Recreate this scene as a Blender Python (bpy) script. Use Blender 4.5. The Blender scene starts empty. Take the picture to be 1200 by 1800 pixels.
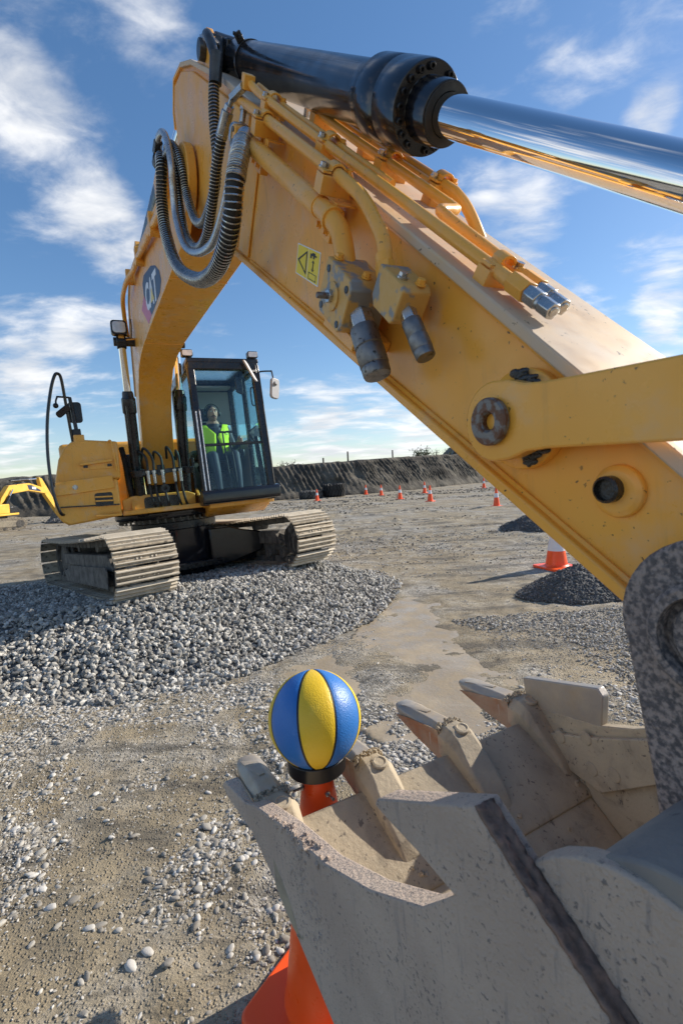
import bpy, bmesh, math, random
import numpy as np
from mathutils import Vector, Matrix

random.seed(7); rng = np.random.default_rng(7)
R = math.radians
sc = bpy.context.scene
col = sc.collection

# ------------------------------------------------------------------ camera
cam_d = bpy.data.cameras.new('camera'); cam = bpy.data.objects.new('camera', cam_d); col.objects.link(cam)
sc.camera = cam
cam_d.sensor_fit = 'VERTICAL'; cam_d.sensor_height = 36.0; cam_d.lens = 838.1 / 1800 * 36
cam_d.clip_start = 0.02; cam_d.clip_end = 4000
PITCH, ROLL, CAMH = R(4.2), R(3.0), 1.54
_u0 = Vector((0, math.sin(PITCH), math.cos(PITCH))); _r0 = Vector((1, 0, 0))
_fw = Vector((0, math.cos(PITCH), -math.sin(PITCH)))
_cx = _r0 * math.cos(ROLL) - _u0 * math.sin(ROLL); _cy = _r0 * math.sin(ROLL) + _u0 * math.cos(ROLL)
cam.matrix_world = Matrix(((_cx.x, _cy.x, -_fw.x, 0), (_cx.y, _cy.y, -_fw.y, 0), (_cx.z, _cy.z, -_fw.z, CAMH), (0, 0, 0, 1)))
cam_d.dof.use_dof = True; cam_d.dof.focus_distance = 3.2; cam_d.dof.aperture_fstop = 9.0

# ------------------------------------------------------------------ view
vs = sc.view_settings
vs.view_transform = 'Standard'; vs.look = 'None'; vs.gamma = 1.0; vs.use_curve_mapping = False
vs.exposure = 1.0
sc.cycles.max_bounces = 8; sc.cycles.transparent_max_bounces = 16

# ------------------------------------------------------------------ node helper
class NT:
    def __init__(s, tree): s.t = tree; s.t.nodes.clear()
    def n(s, typ, _props=None, **kw):
        nd = s.t.nodes.new(typ)
        for k, v in (_props or {}).items(): setattr(nd, k, v)
        for k, v in kw.items():
            key = int(k[1:]) if (k[0] == 'i' and k[1:].isdigit()) else k.replace('_', ' ')
            sock = nd.inputs[key]
            if isinstance(v, bpy.types.NodeSocket): s.t.links.new(v, sock)
            elif isinstance(v, bpy.types.Node): s.t.links.new(v.outputs[0], sock)
            else: sock.default_value = v
        return nd
    def math(s, op, a, b=None, clamp=False):
        nd = s.t.nodes.new('ShaderNodeMath'); nd.operation = op; nd.use_clamp = clamp
        for i, v in enumerate((a, b)):
            if v is None: continue
            if isinstance(v, (int, float)): nd.inputs[i].default_value = v
            else: s.t.links.new(v if isinstance(v, bpy.types.NodeSocket) else v.outputs[0], nd.inputs[i])
        return nd.outputs[0]
    def ramp(s, fac, lo, hi, a=0.0, b=1.0, smooth=True):
        nd = s.t.nodes.new('ShaderNodeMapRange'); nd.interpolation_type = 'SMOOTHSTEP' if smooth else 'LINEAR'
        s.t.links.new(fac if isinstance(fac, bpy.types.NodeSocket) else fac.outputs[0], nd.inputs[0])
        for i, v in zip((1, 2, 3, 4), (lo, hi, a, b)): nd.inputs[i].default_value = v
        return nd.outputs[0]
    def mix(s, fac, a, b, blend='MIX'):
        nd = s.t.nodes.new('ShaderNodeMix'); nd.data_type = 'RGBA'; nd.blend_type = blend
        for sock, v in ((nd.inputs[0], fac), (nd.inputs[6], a), (nd.inputs[7], b)):
            if isinstance(v, bpy.types.NodeSocket): s.t.links.new(v, sock)
            elif isinstance(v, (int, float)): sock.default_value = v
            else: sock.default_value = (*v[:3], 1)
        return nd.outputs[2]
    def noise(s, vec, scale, detail=4, rough=.55, dist=0.0):
        nd = s.n('ShaderNodeTexNoise', Vector=vec, Scale=scale, Detail=detail, Roughness=rough, Distortion=dist)
        return nd.outputs[0]
    def link(s, a, b): s.t.links.new(a, b)

# ------------------------------------------------------------------ world (daylight sky with drifting clouds)
SUN_EL = R(28); SUN_AZ_V = Vector((0.918, 0.395, 0)).normalized()      # direction towards the sun on the ground
w = bpy.data.worlds.new('World'); sc.world = w; w.use_nodes = True
T = NT(w.node_tree)
sky = T.n('ShaderNodeTexSky', {'sky_type': 'NISHITA', 'sun_disc': False, 'sun_elevation': SUN_EL,
          'sun_rotation': math.atan2(SUN_AZ_V.x, SUN_AZ_V.y), 'altitude': 50.0, 'air_density': 1.0, 'dust_density': 0.25, 'ozone_density': 1.6})
tc = T.n('ShaderNodeTexCoord'); dirv = tc.outputs['Generated']
sep = T.n('ShaderNodeSeparateXYZ', Vector=dirv)
zc = T.math('MAXIMUM', sep.outputs[2], 0.0); den = T.math('ADD', zc, 0.16)
pl0 = T.n('ShaderNodeCombineXYZ', X=T.math('DIVIDE', sep.outputs[0], den), Y=T.math('DIVIDE', sep.outputs[1], den), Z=T.math('MULTIPLY', sep.outputs[2], 1.5))
pl = T.n('ShaderNodeMapping', Vector=pl0.outputs[0], Rotation=(0, 0, R(32)), Scale=(.85, 1.3, 1.0))
warp = T.n('ShaderNodeTexNoise', Vector=pl.outputs[0], Scale=1.6, Detail=3.0)
pv = T.n('ShaderNodeVectorMath', {'operation': 'MULTIPLY_ADD'}, i0=warp.outputs[1], i1=(0.35, 0.35, 0.35), i2=pl.outputs[0])
n1 = T.noise(pv.outputs[0], 1.5, 9, .54); n2 = T.noise(pv.outputs[0], 5.5, 8, .6)
nn = T.math('ADD', T.math('MULTIPLY', T.math('ADD', T.math('MULTIPLY', n1, .62), T.math('MULTIPLY', n2, .38)), 1.30), -.15)
# cloud banks: (direction, angular size as cosine falloff, weight)
CLOUDS = [((-0.390, 0.758, 0.523), 0.9920, 0.17),
          ((-0.423, 0.711, 0.562), 0.9967, 0.14),
          ((-0.362, 0.826, 0.433), 0.9956, 0.16),
          ((-0.503, 0.826, 0.255), 0.9944, 0.20),
          ((-0.425, 0.864, 0.271), 0.9965, 0.16),
          ((-0.541, 0.817, 0.199), 0.9976, 0.12),
          ((0.474, 0.728, 0.496), 0.9987, 0.22),
          ((0.319, 0.853, 0.412), 0.9943, 0.20),
          ((0.250, 0.843, 0.476), 0.9982, 0.10),
          ((0.542, 0.799, 0.262), 0.9982, 0.22),
          ((0.541, 0.820, 0.186), 0.9982, 0.20),
          ((0.055, 0.995, 0.084), 0.9855, 0.17),
          ((-0.087, 0.994, 0.062), 0.9945, 0.12),
          ((0.193, 0.979, 0.069), 0.9960, 0.12),
          ((-0.222, 0.936, 0.271), 0.9973, 0.10),
          ((-0.243, 0.720, 0.650), 0.9934, 0.10),
          ((-0.088, 0.747, 0.659), 0.9964, 0.07),
          ((-0.554, 0.830, 0.067), 0.9966, 0.10),
          ((-0.035, 0.989, 0.145), 0.9977, 0.10),
          ((.93, .2, .3), .93, .14), ((-.9, .1, .25), .92, .17), ((-.85, -.45, .3), .92, .16), ((-.35, -.85, .35), .92, .17)]  # banks on this row lie out of view, added for fill light
bank = None
for d, c0, wt in CLOUDS:
    dv = Vector(d).normalized()
    dot = T.n('ShaderNodeVectorMath', {'operation': 'DOT_PRODUCT'}, i0=dirv, i1=tuple(dv)).outputs['Value']
    b = T.ramp(dot, c0, 1.0, 0.0, wt)
    bank = b if bank is None else T.math('ADD', bank, b)
dens = T.math('ADD', nn, bank)
mask = T.ramp(dens, .53, .84)
mask = T.math('MULTIPLY', mask, T.ramp(sep.outputs[2], -0.02, 0.05))
shade = T.ramp(T.noise(pv.outputs[0], 3.0, 6), .35, .7)
ccol = T.mix(shade, (3.7, 3.85, 4.1), (5.4, 5.4, 5.4))
gm = T.n('ShaderNodeGamma', Color=sky.outputs[0], Gamma=.80)
hs = T.n('ShaderNodeHueSaturation', Saturation=1.32, Value=.96, Color=gm.outputs[0])
hs2 = T.mix(1.0, hs.outputs[0], (.95, .975, 1.06), 'MULTIPLY')
skyc = T.mix(T.math('MULTIPLY', mask, .95), hs2, ccol)
bg = T.n('ShaderNodeBackground', Color=skyc, Strength=0.105)
out = T.n('ShaderNodeOutputWorld', Surface=bg)

# ------------------------------------------------------------------ sun
sd = bpy.data.lights.new('sun', 'SUN'); sd.energy = 3.4; sd.angle = R(0.53); sd.color = (1.0, .915, .79)
sun = bpy.data.objects.new('sun', sd); col.objects.link(sun)
_to = (SUN_AZ_V * math.cos(SUN_EL) + Vector((0, 0, math.sin(SUN_EL)))).normalized()
sun.rotation_euler = _to.to_track_quat('Z', 'Y').to_euler(); sun.location = (20, 8, 14)

# ------------------------------------------------------------------ materials
def new_mat(name):
    m = bpy.data.materials.new(name); m.use_nodes = True
    return m, NT(m.node_tree)

def surface(name, c1, c2=None, rough=.5, metal=0.0, spec=.5, vscale=3.0, v=(.35, .7), bump=0.0, bscale=60.0, bdist=.004,
            chips=None, dust=None, rvar=.12, coat=0.0, grime=None, streak=None, pervar=0):
    """one painted / earthy / metallic surface: two-tone noise, optional chips, dust film and fine relief"""
    m, t = new_mat(name)
    tcn = t.n('ShaderNodeTexCoord'); P = tcn.outputs['Object']
    c = t.mix(t.ramp(t.noise(P, vscale, 6), v[0], v[1]), c1, c2 or c1)
    rg = t.ramp(t.noise(P, vscale * 4.3, 5), .3, .75, max(.02, rough - rvar), min(1, rough + rvar))
    if grime:
        gc, gs, g0, g1, ga = grime
        c = t.mix(t.ramp(t.noise(P, gs, 8, .65, .6), g0, g1, 0, ga), c, gc)
    if streak:
        stc, sts, s0, s1, sa = streak
        mp = t.n('ShaderNodeMapping', Vector=P, Scale=sts)
        c = t.mix(t.ramp(t.noise(mp.outputs[0], 1.0, 7, .6), s0, s1, 0, sa), c, stc)
    if dust:
        dc, ds, d0, d1, da = dust
        f = t.ramp(t.noise(P, ds, 7, .62), d0, d1, 0, da)
        c = t.mix(f, c, dc)
        rg = t.math('ADD', rg, t.math('MULTIPLY', f, .3), True)
    mt = metal
    if pervar:
        oi = t.n('ShaderNodeObjectInfo'); c = t.mix(t.math('MULTIPLY', oi.outputs['Random'], pervar), c, (.12, .10, .08))
    if chips:
        cc, cs, th, wd = chips
        f = t.ramp(t.noise(P, cs, 5, .6, .3), th, th + wd)
        f = t.math('MULTIPLY', f, t.ramp(t.noise(P, cs * .12, 3), .42, .58))
        c = t.mix(f, c, cc)
    b = t.n('ShaderNodeBsdfPrincipled', Base_Color=c, Roughness=rg, Metallic=mt)
    b.inputs['Specular IOR Level'].default_value = spec
    if coat: b.inputs['Coat Weight'].default_value = coat; b.inputs['Coat Roughness'].default_value = .12
    if bump:
        h = t.noise(P, bscale, 6, .62)
        bn = t.n('ShaderNodeBump', Strength=bump, Distance=bdist, Height=h)
        t.link(bn.outputs[0], b.inputs['Normal'])
    t.n('ShaderNodeOutputMaterial', Surface=b)
    return m

def simple(name, c, rough=.5, metal=0, spec=.5, emit=0):
    m, t = new_mat(name)
    b = t.n('ShaderNodeBsdfPrincipled', Base_Color=(*c, 1), Roughness=rough, Metallic=metal)
    b.inputs['Specular IOR Level'].default_value = spec
    t.n('ShaderNodeOutputMaterial', Surface=b)
    return m

def glass(name, tint, refl=.1, rough=.02):
    m, t = new_mat(name)
    tr = t.n('ShaderNodeBsdfTransparent', Color=(*tint, 1)); gl = t.n('ShaderNodeBsdfGlossy', Color=(1, 1, 1, 1), Roughness=rough)
    lw = t.n('ShaderNodeLayerWeight', Blend=.25)
    f = t.math('ADD', t.math('MULTIPLY', lw.outputs[0], .6), refl, True)
    mx = t.n('ShaderNodeMixShader', i0=f, i1=tr, i2=gl)
    t.n('ShaderNodeOutputMaterial', Surface=mx)
    return m

YEL = (.84, .392, .050); YEL2 = (.86, .43, .072)
M = {}
M['yellow'] = surface('yellow_paint', YEL, YEL2, .36, 0, .5, 2.2, bump=.05, bscale=240, bdist=.001,
                      chips=((.035, .028, .02), 95, .66, .02), dust=((.62, .50, .38), 7, .50, .74, .42), streak=((.45, .24, .06), (30, 30, 3), .56, .74, .35), grime=((.50, .26, .05), 6, .55, .85, .35))
M['yellow_dust'] = surface('dusty_yellow_paint', (.64, .44, .23), (.56, .44, .33), .5, 0, .4, 3, bump=.05, bscale=200, bdist=.001,
                      chips=((.05, .04, .03), 60, .65, .02), dust=((.52, .45, .385), 7, .35, .70, .75), streak=((.45, .36, .27), (4, 40, 4), .55, .75, .3))
M['black'] = surface('black_paint', (.010, .011, .014), (.018, .018, .021), .30, 0, .5, 4, bump=.04, bscale=180, bdist=.001,
                     dust=((.14, .125, .105), 11, .55, .9, .30))
M['black_gloss'] = surface('gloss_black_paint', (.008, .009, .013), (.012, .013, .017), .17, 0, .6, 3, bump=.03, bscale=40, bdist=.001, rvar=.05,
                     dust=((.14, .125, .105), 60, .68, .80, .45))
M['dark_metal'] = surface('dark_oiled_steel', (.045, .043, .042), (.09, .085, .08), .38, .6, .5, 14, bump=.1, bscale=120)
M['steel'] = surface('zinc_steel', (.50, .50, .49), (.36, .36, .36), .30, .9, .5, 18, bump=.05, bscale=140, dust=((.33, .29, .24), 20, .55, .8, .5))
M['chrome'] = surface('polished_chrome', (.82, .83, .85), (.80, .81, .83), .045, 1.0, .5, 3, rvar=.015)
M['rubber'] = surface('black_rubber', (.016, .016, .016), (.028, .027, .026), .6, 0, .4, 10, bump=.1, bscale=90, dust=((.2, .18, .15), 14, .5, .85, .35))
M['hose_silver'] = surface('silver_sleeve', (.52, .52, .52), (.40, .40, .40), .33, .75, .5, 25, bump=.1, bscale=160, chips=((.04, .04, .04), 60, .62, .05))
M['rust'] = surface('rusty_pin', (.15, .075, .045), (.21, .20, .19), .5, .5, .5, 65, (.44, .56), bump=.6, bscale=220, bdist=.002)
M['grease_and_hole_shade'] = surface('black_grease_and_hole_shade', (.010, .009, .008), (.03, .026, .022), .25, 0, .6, 30, bump=.6, bscale=70, bdist=.006)  # real grease, and the painted shade inside holes, vents and slots
M['mud_steel'] = surface('mud_caked_steel', (.49, .395, .325), (.58, .475, .39), .85, 0, .2, 5, bump=1.0, bscale=150, bdist=.007,
                         chips=((.24, .21, .195), 150, .57, .06), grime=((.40, .30, .25), 4, .52, .78, .5), streak=((.30, .27, .26), (90, 90, 9), .56, .70, .5), dust=((.45, .38, .30), 3.5, .5, .8, .5))
M['mud_tan'] = surface('dried_tan_mud', (.47, .395, .285), (.36, .31, .235), .92, 0, .15, 6, bump=.5, bscale=60, bdist=.006, grime=((.22, .19, .15), 12, .48, .72, .65), chips=((.17, .145, .12), 80, .60, .05))
M['bucket_ear'] = surface('scoured_grey_steel', (.105, .10, .105), (.38, .32, .29), .75, .1, .3, 150, (.38, .64), bump=1.0, bscale=190, bdist=.005, dust=((.34, .29, .27), 8, .45, .75, .45))
M['worn_steel'] = surface('worn_bright_steel', (.34, .31, .28), (.44, .38, .30), .45, .3, .5, 9, bump=.2, bscale=70, dust=((.42, .34, .24), 8, .42, .7, .85))
M['bucket_tube'] = surface('dusty_blue_grey_steel', (.17, .17, .175), (.27, .25, .225), .85, 0, .25, 6, bump=.5, bscale=70, bdist=.005, chips=((.05, .05, .055), 45, .62, .05), dust=((.36, .31, .25), 3, .55, .85, .5))
M['rust_mud'] = surface('rusty_mud', (.36, .30, .22), (.30, .15, .075), .88, 0, .2, 6, (.48, .72), bump=.6, bscale=70, bdist=.006)
M['dark_rust'] = surface('dark_rusty_edge', (.16, .115, .095), (.27, .175, .135), .9, .0, .3, 90, bump=.8, bscale=90, bdist=.005)
M['shoe'] = surface('muddy_track_steel', (.50, .42, .31), (.30, .25, .185), .88, 0, .2, 7, (.40, .66), bump=.7, bscale=45, bdist=.008,
                    grime=((.10, .085, .07), 14, .50, .64, .9), dust=((.56, .49, .38), 5, .48, .72, .6), pervar=.45)
M['track_mud'] = surface('grey_track_mud', (.115, .105, .093), (.21, .19, .165), .85, 0, .3, 9, bump=.9, bscale=40, bdist=.012, streak=((.05, .047, .044), (26, 26, 3), .52, .66, .8))
M['orange'] = surface('fluorescent_orange_plastic', (1.0, .105, .012), (.97, .09, .010), .38, 0, .5, 5, bump=.02, bscale=90, bdist=.001, dust=((.35, .16, .08), 26, .66, .78, .5))
M['white_sleeve'] = simple('reflective_white_sleeve', (.74, .72, .74), .4)
M['white'] = simple('white_plastic', (.72, .72, .72), .4)
M['mirror_back'] = simple('grey_mirror_shell', (.34, .34, .35), .45)
M['grey_plastic'] = surface('grey_plastic', (.22, .22, .22), (.28, .28, .27), .6, 0, .4, 6)
M['cab_lining'] = simple('cab_lining', (.34, .33, .30), .8)
M['glass'] = glass('tinted_glass', (.90, .96, .96), .015)
M['glass_side'] = glass('teal_side_glass', (.72, .91, .94), .04)
M['lens'] = surface('lamp_lens', (.62, .62, .60), (.75, .75, .73), .18, .2, .6, 20)
M['mirror'] = simple('mirror_glass', (.7, .72, .74), .04, 1.0)
M['hivis'] = surface('hi_vis_yellow_vest', (.72, 1.0, .05), (.64, .97, .04), .75, 0, .2, 9)
M['navy'] = surface('navy_work_clothes', (.018, .024, .045), (.03, .038, .06), .85, 0, .2, 12)
M['skin'] = surface('skin', (.52, .29, .20), (.46, .24, .165), .55, 0, .4, 20)
M['hair'] = simple('dark_hair', (.02, .016, .013), .7)
M['decal_blue'] = simple('dark_blue_decal', (.008, .022, .065), .45)
M['decal_white'] = simple('white_decal', (.78, .78, .78), .35)
M['decal_yellow'] = simple('yellow_decal', (.80, .55, .03), .35)
M['decal_warn'] = simple('warning_yellow', (.85, .66, .03), .4)
M['decal_black'] = simple('black_print', (.012, .012, .012), .45)
M['decal_red'] = simple('red_decal', (.62, .05, .08), .35)

def ball_mat(name, c):
    m, t = new_mat(name)
    tcn = t.n('ShaderNodeTexCoord'); P = tcn.outputs['Object']
    vo = t.n('ShaderNodeTexVoronoi', Vector=P, Scale=260.0)
    cc = t.mix(t.ramp(t.noise(P, 24, 7, .65), .56, .72, 0, .28), c, tuple(min(1, a * 1.25 + .10) for a in c))
    cc = t.mix(t.ramp(t.noise(P, 38, 6, .7, .8), .64, .70, 0, .35), cc, (.16, .13, .09))
    b = t.n('ShaderNodeBsdfPrincipled', Base_Color=cc, Roughness=.42)
    bn = t.n('ShaderNodeBump', Strength=.5, Distance=.0012, Height=vo.outputs['Distance'], ); bn.invert = True
    t.link(bn.outputs[0], b.inputs['Normal'])
    t.n('ShaderNodeOutputMaterial', Surface=b)
    return m
M['ball_blue'] = ball_mat('ball_blue_rubber', (.028, .165, .50)); M['ball_yellow'] = ball_mat('ball_yellow_rubber', (.78, .52, .025))

def stone_mat(name, a, b, c, rough=.8):
    """stone colour varies from stone to stone through a per-stone colour attribute"""
    m, t = new_mat(name)
    at = t.n('ShaderNodeAttribute', {'attribute_name': 'tone'}); P = t.n('ShaderNodeTexCoord').outputs['Object']
    c1 = t.mix(t.ramp(at.outputs['Fac'], 0, .55, smooth=False), a, b); c2 = t.mix(t.ramp(at.outputs['Fac'], .55, 1, smooth=False), c1, c)
    c3 = t.mix(t.ramp(t.noise(P, 90, 5, .7), .40, .75, 0, .40), c2, (.40, .37, .32))
    bs = t.n('ShaderNodeBsdfPrincipled', Base_Color=c3, Roughness=rough)
    bn = t.n('ShaderNodeBump', Strength=.5, Distance=.002, Height=t.noise(P, 160, 4)); t.link(bn.outputs[0], bs.inputs['Normal'])
    t.n('ShaderNodeOutputMaterial', Surface=bs)
    return m
M['pebble'] = stone_mat('river_pebbles', (.19, .17, .14), (.35, .33, .29), (.58, .555, .51))
M['rock'] = stone_mat('crushed_grey_rock', (.14, .132, .118), (.325, .308, .272), (.62, .592, .535))
M['clod'] = stone_mat('earth_clods', (.07, .06, .047), (.16, .138, .105), (.30, .265, .21), .95)
M['darkrock'] = stone_mat('dark_road_metal', (.045, .047, .05), (.09, .092, .095), (.17, .17, .17))

def ground_mat():
    m, t = new_mat('muddy_gravel_ground')
    P = t.n('ShaderNodeTexCoord').outputs['Object']
    big = t.noise(P, .45, 6, .6, .4); mid = t.noise(P, 2.3, 7, .62, .5); fine = t.noise(P, 34, 6, .7)
    mud = t.mix(t.ramp(mid, .35, .7), (.31, .255, .17), (.41, .35, .25))
    grv = t.mix(t.ramp(fine, .36, .66), (.21, .195, .165), (.52, .49, .435))
    c = t.mix(t.ramp(t.math('ADD', t.math('MULTIPLY', big, .55), t.math('MULTIPLY', mid, .45)), .44, .60), mud, grv)
    pat = t.math('ADD', t.math('MULTIPLY', t.noise(P, .9, 5, .65, .6), .6), t.math('MULTIPLY', t.noise(P, 5, 5, .65), .4))
    c = t.mix(1.0, c, t.mix(t.ramp(pat, .36, .64), (.80, .79, .77), (1.18, 1.17, 1.15)), 'MULTIPLY')
    # long wheel and track scrapes across the yard
    mp = t.n('ShaderNodeMapping', Vector=P, Scale=(.45, 2.2, 1.0), Rotation=(0, 0, R(9)))
    scr = t.noise(mp.outputs[0], 1.5, 7, .65, .3)
    c = t.mix(t.ramp(scr, .50, .62, 0, .7), c, (.11, .10, .083))
    scr2 = t.noise(mp.outputs[0], 9, 6, .7, .4); c = t.mix(t.ramp(scr2, .54, .64, 0, .55), c, (.11, .10, .083))
    c = t.mix(t.ramp(scr, .30, .42, .45, 0), c, (.40, .345, .25))
    vor = t.n('ShaderNodeTexVoronoi', Vector=P, Scale=70.0, Randomness=1.0)
    c = t.mix(t.ramp(vor.outputs['Distance'], .0, .30, .38, 0), c, (.56, .53, .49))
    b = t.n('ShaderNodeBsdfPrincipled', Base_Color=c, Roughness=t.ramp(mid, .3, .7, .72, .95))
    b.inputs['Specular IOR Level'].default_value = .25
    h = t.math('ADD', t.math('MULTIPLY', fine, .5), t.math('MULTIPLY', t.noise(P, 130, 4, .7), .35))
    h = t.math('ADD', h, t.math('MULTIPLY', scr, 1.2))
    h = t.math('ADD', h, t.math('MULTIPLY', t.ramp(vor.outputs['Distance'], 0, .45, 1, 0), .55))
    bn = t.n('ShaderNodeBump', Strength=1.0, Distance=.026, Height=h); t.link(bn.outputs[0], b.inputs['Normal'])
    t.n('ShaderNodeOutputMaterial', Surface=b)
    return m
M['ground'] = ground_mat()
def water_mat():
    m, t = new_mat('murky_puddle_water')
    P = t.n('ShaderNodeTexCoord').outputs['Object']
    c = t.mix(t.ramp(t.noise(P, 2.2, 6, .6, .5), .35, .7), (.31, .248, .165), (.40, .33, .232))
    b = t.n('ShaderNodeBsdfPrincipled', Base_Color=c, Roughness=t.ramp(t.noise(P, 5, 5), .36, .66, .16, .70))
    b.inputs['Specular IOR Level'].default_value = .35
    bn = t.n('ShaderNodeBump', Strength=.35, Distance=.012, Height=t.noise(P, 30, 6, .7)); t.link(bn.outputs[0], b.inputs['Normal'])
    t.n('ShaderNodeOutputMaterial', Surface=b)
    return m
M['water'] = water_mat()
M['berm'] = surface('dark_earth_bank', (.055, .050, .043), (.15, .135, .11), .95, 0, .15, .5, bump=1.0, bscale=2.6, bdist=.12, grime=((.028, .026, .024), 5, .5, .7, .7))
M['heap_base'] = surface('heap_fines', (.12, .12, .118), (.2, .2, .195), .95, 0, .2, 12, bump=1, bscale=60, bdist=.02)
M['seat_cloth'] = surface('black_seat_cloth', (.02, .02, .022), (.035, .035, .037), .9, 0, .2, 20)
M['hub_mud'] = surface('muddy_wheel_cover', (.035, .033, .032), (.17, .155, .135), .7, .1, .4, 8, (.5, .7), bump=.8, bscale=40, bdist=.01, streak=((.20, .185, .16), (26, 26, 3), .52, .62, .85))
M['ear_muff'] = simple('dark_green_muff', (.02, .035, .03), .35)
M['lips'] = simple('lips', (.30, .11, .09), .5)
M['seam'] = simple('black_seam_rubber', (.012, .012, .012), .5)
M['black_plastic'] = simple('black_plastic', (.012, .012, .013), .3)
M['tyre_mud'] = surface('muddy_tyre', (.05, .05, .05), (.26, .24, .21), .85, 0, .2, 1.2, (.4, .62))
M['tinted_dark'] = simple('dark_window', (.02, .03, .035), .1)
M['grouser'] = surface('worn_grouser', (.62, .55, .44), (.50, .44, .35), .7, .1, .35, 9, bump=.4, bscale=60, bdist=.005)
M['leaf'] = surface('scrub_leaves', (.05, .065, .03), (.09, .10, .05), .8, 0, .2, 4)
M['timber'] = surface('weathered_timber', (.10, .085, .07), (.16, .14, .12), .85, 0, .2, 8)
M['roof'] = surface('dark_roofing', (.07, .065, .05), (.10, .095, .08), .7, 0, .3, 2)

# ------------------------------------------------------------------ mesh builder
def cr(pts, k=8):
    """Catmull-Rom smoothing of a polyline"""
    p = [Vector(q) for q in pts]; p = [p[0] * 2 - p[1]] + p + [p[-1] * 2 - p[-2]]
    o = []
    for i in range(1, len(p) - 2):
        a, b, c, d = p[i - 1:i + 3]
        for j in range(k):
            t = j / k
            o.append(.5 * ((2 * b) + (c - a) * t + (2 * a - 5 * b + 4 * c - d) * t * t + (3 * b - a - 3 * c + d) * t ** 3))
    o.append(p[-2]); return o

def frames(pts):
    pts = [Vector(p) for p in pts]; res = []; up = None
    for i, p in enumerate(pts):
        tg = (pts[min(i + 1, len(pts) - 1)] - pts[max(i - 1, 0)]).normalized()
        if up is None: up = tg.orthogonal().normalized()
        up = (up - tg * up.dot(tg)).normalized()
        res.append((p, tg, up, tg.cross(up)))
    return res

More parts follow.
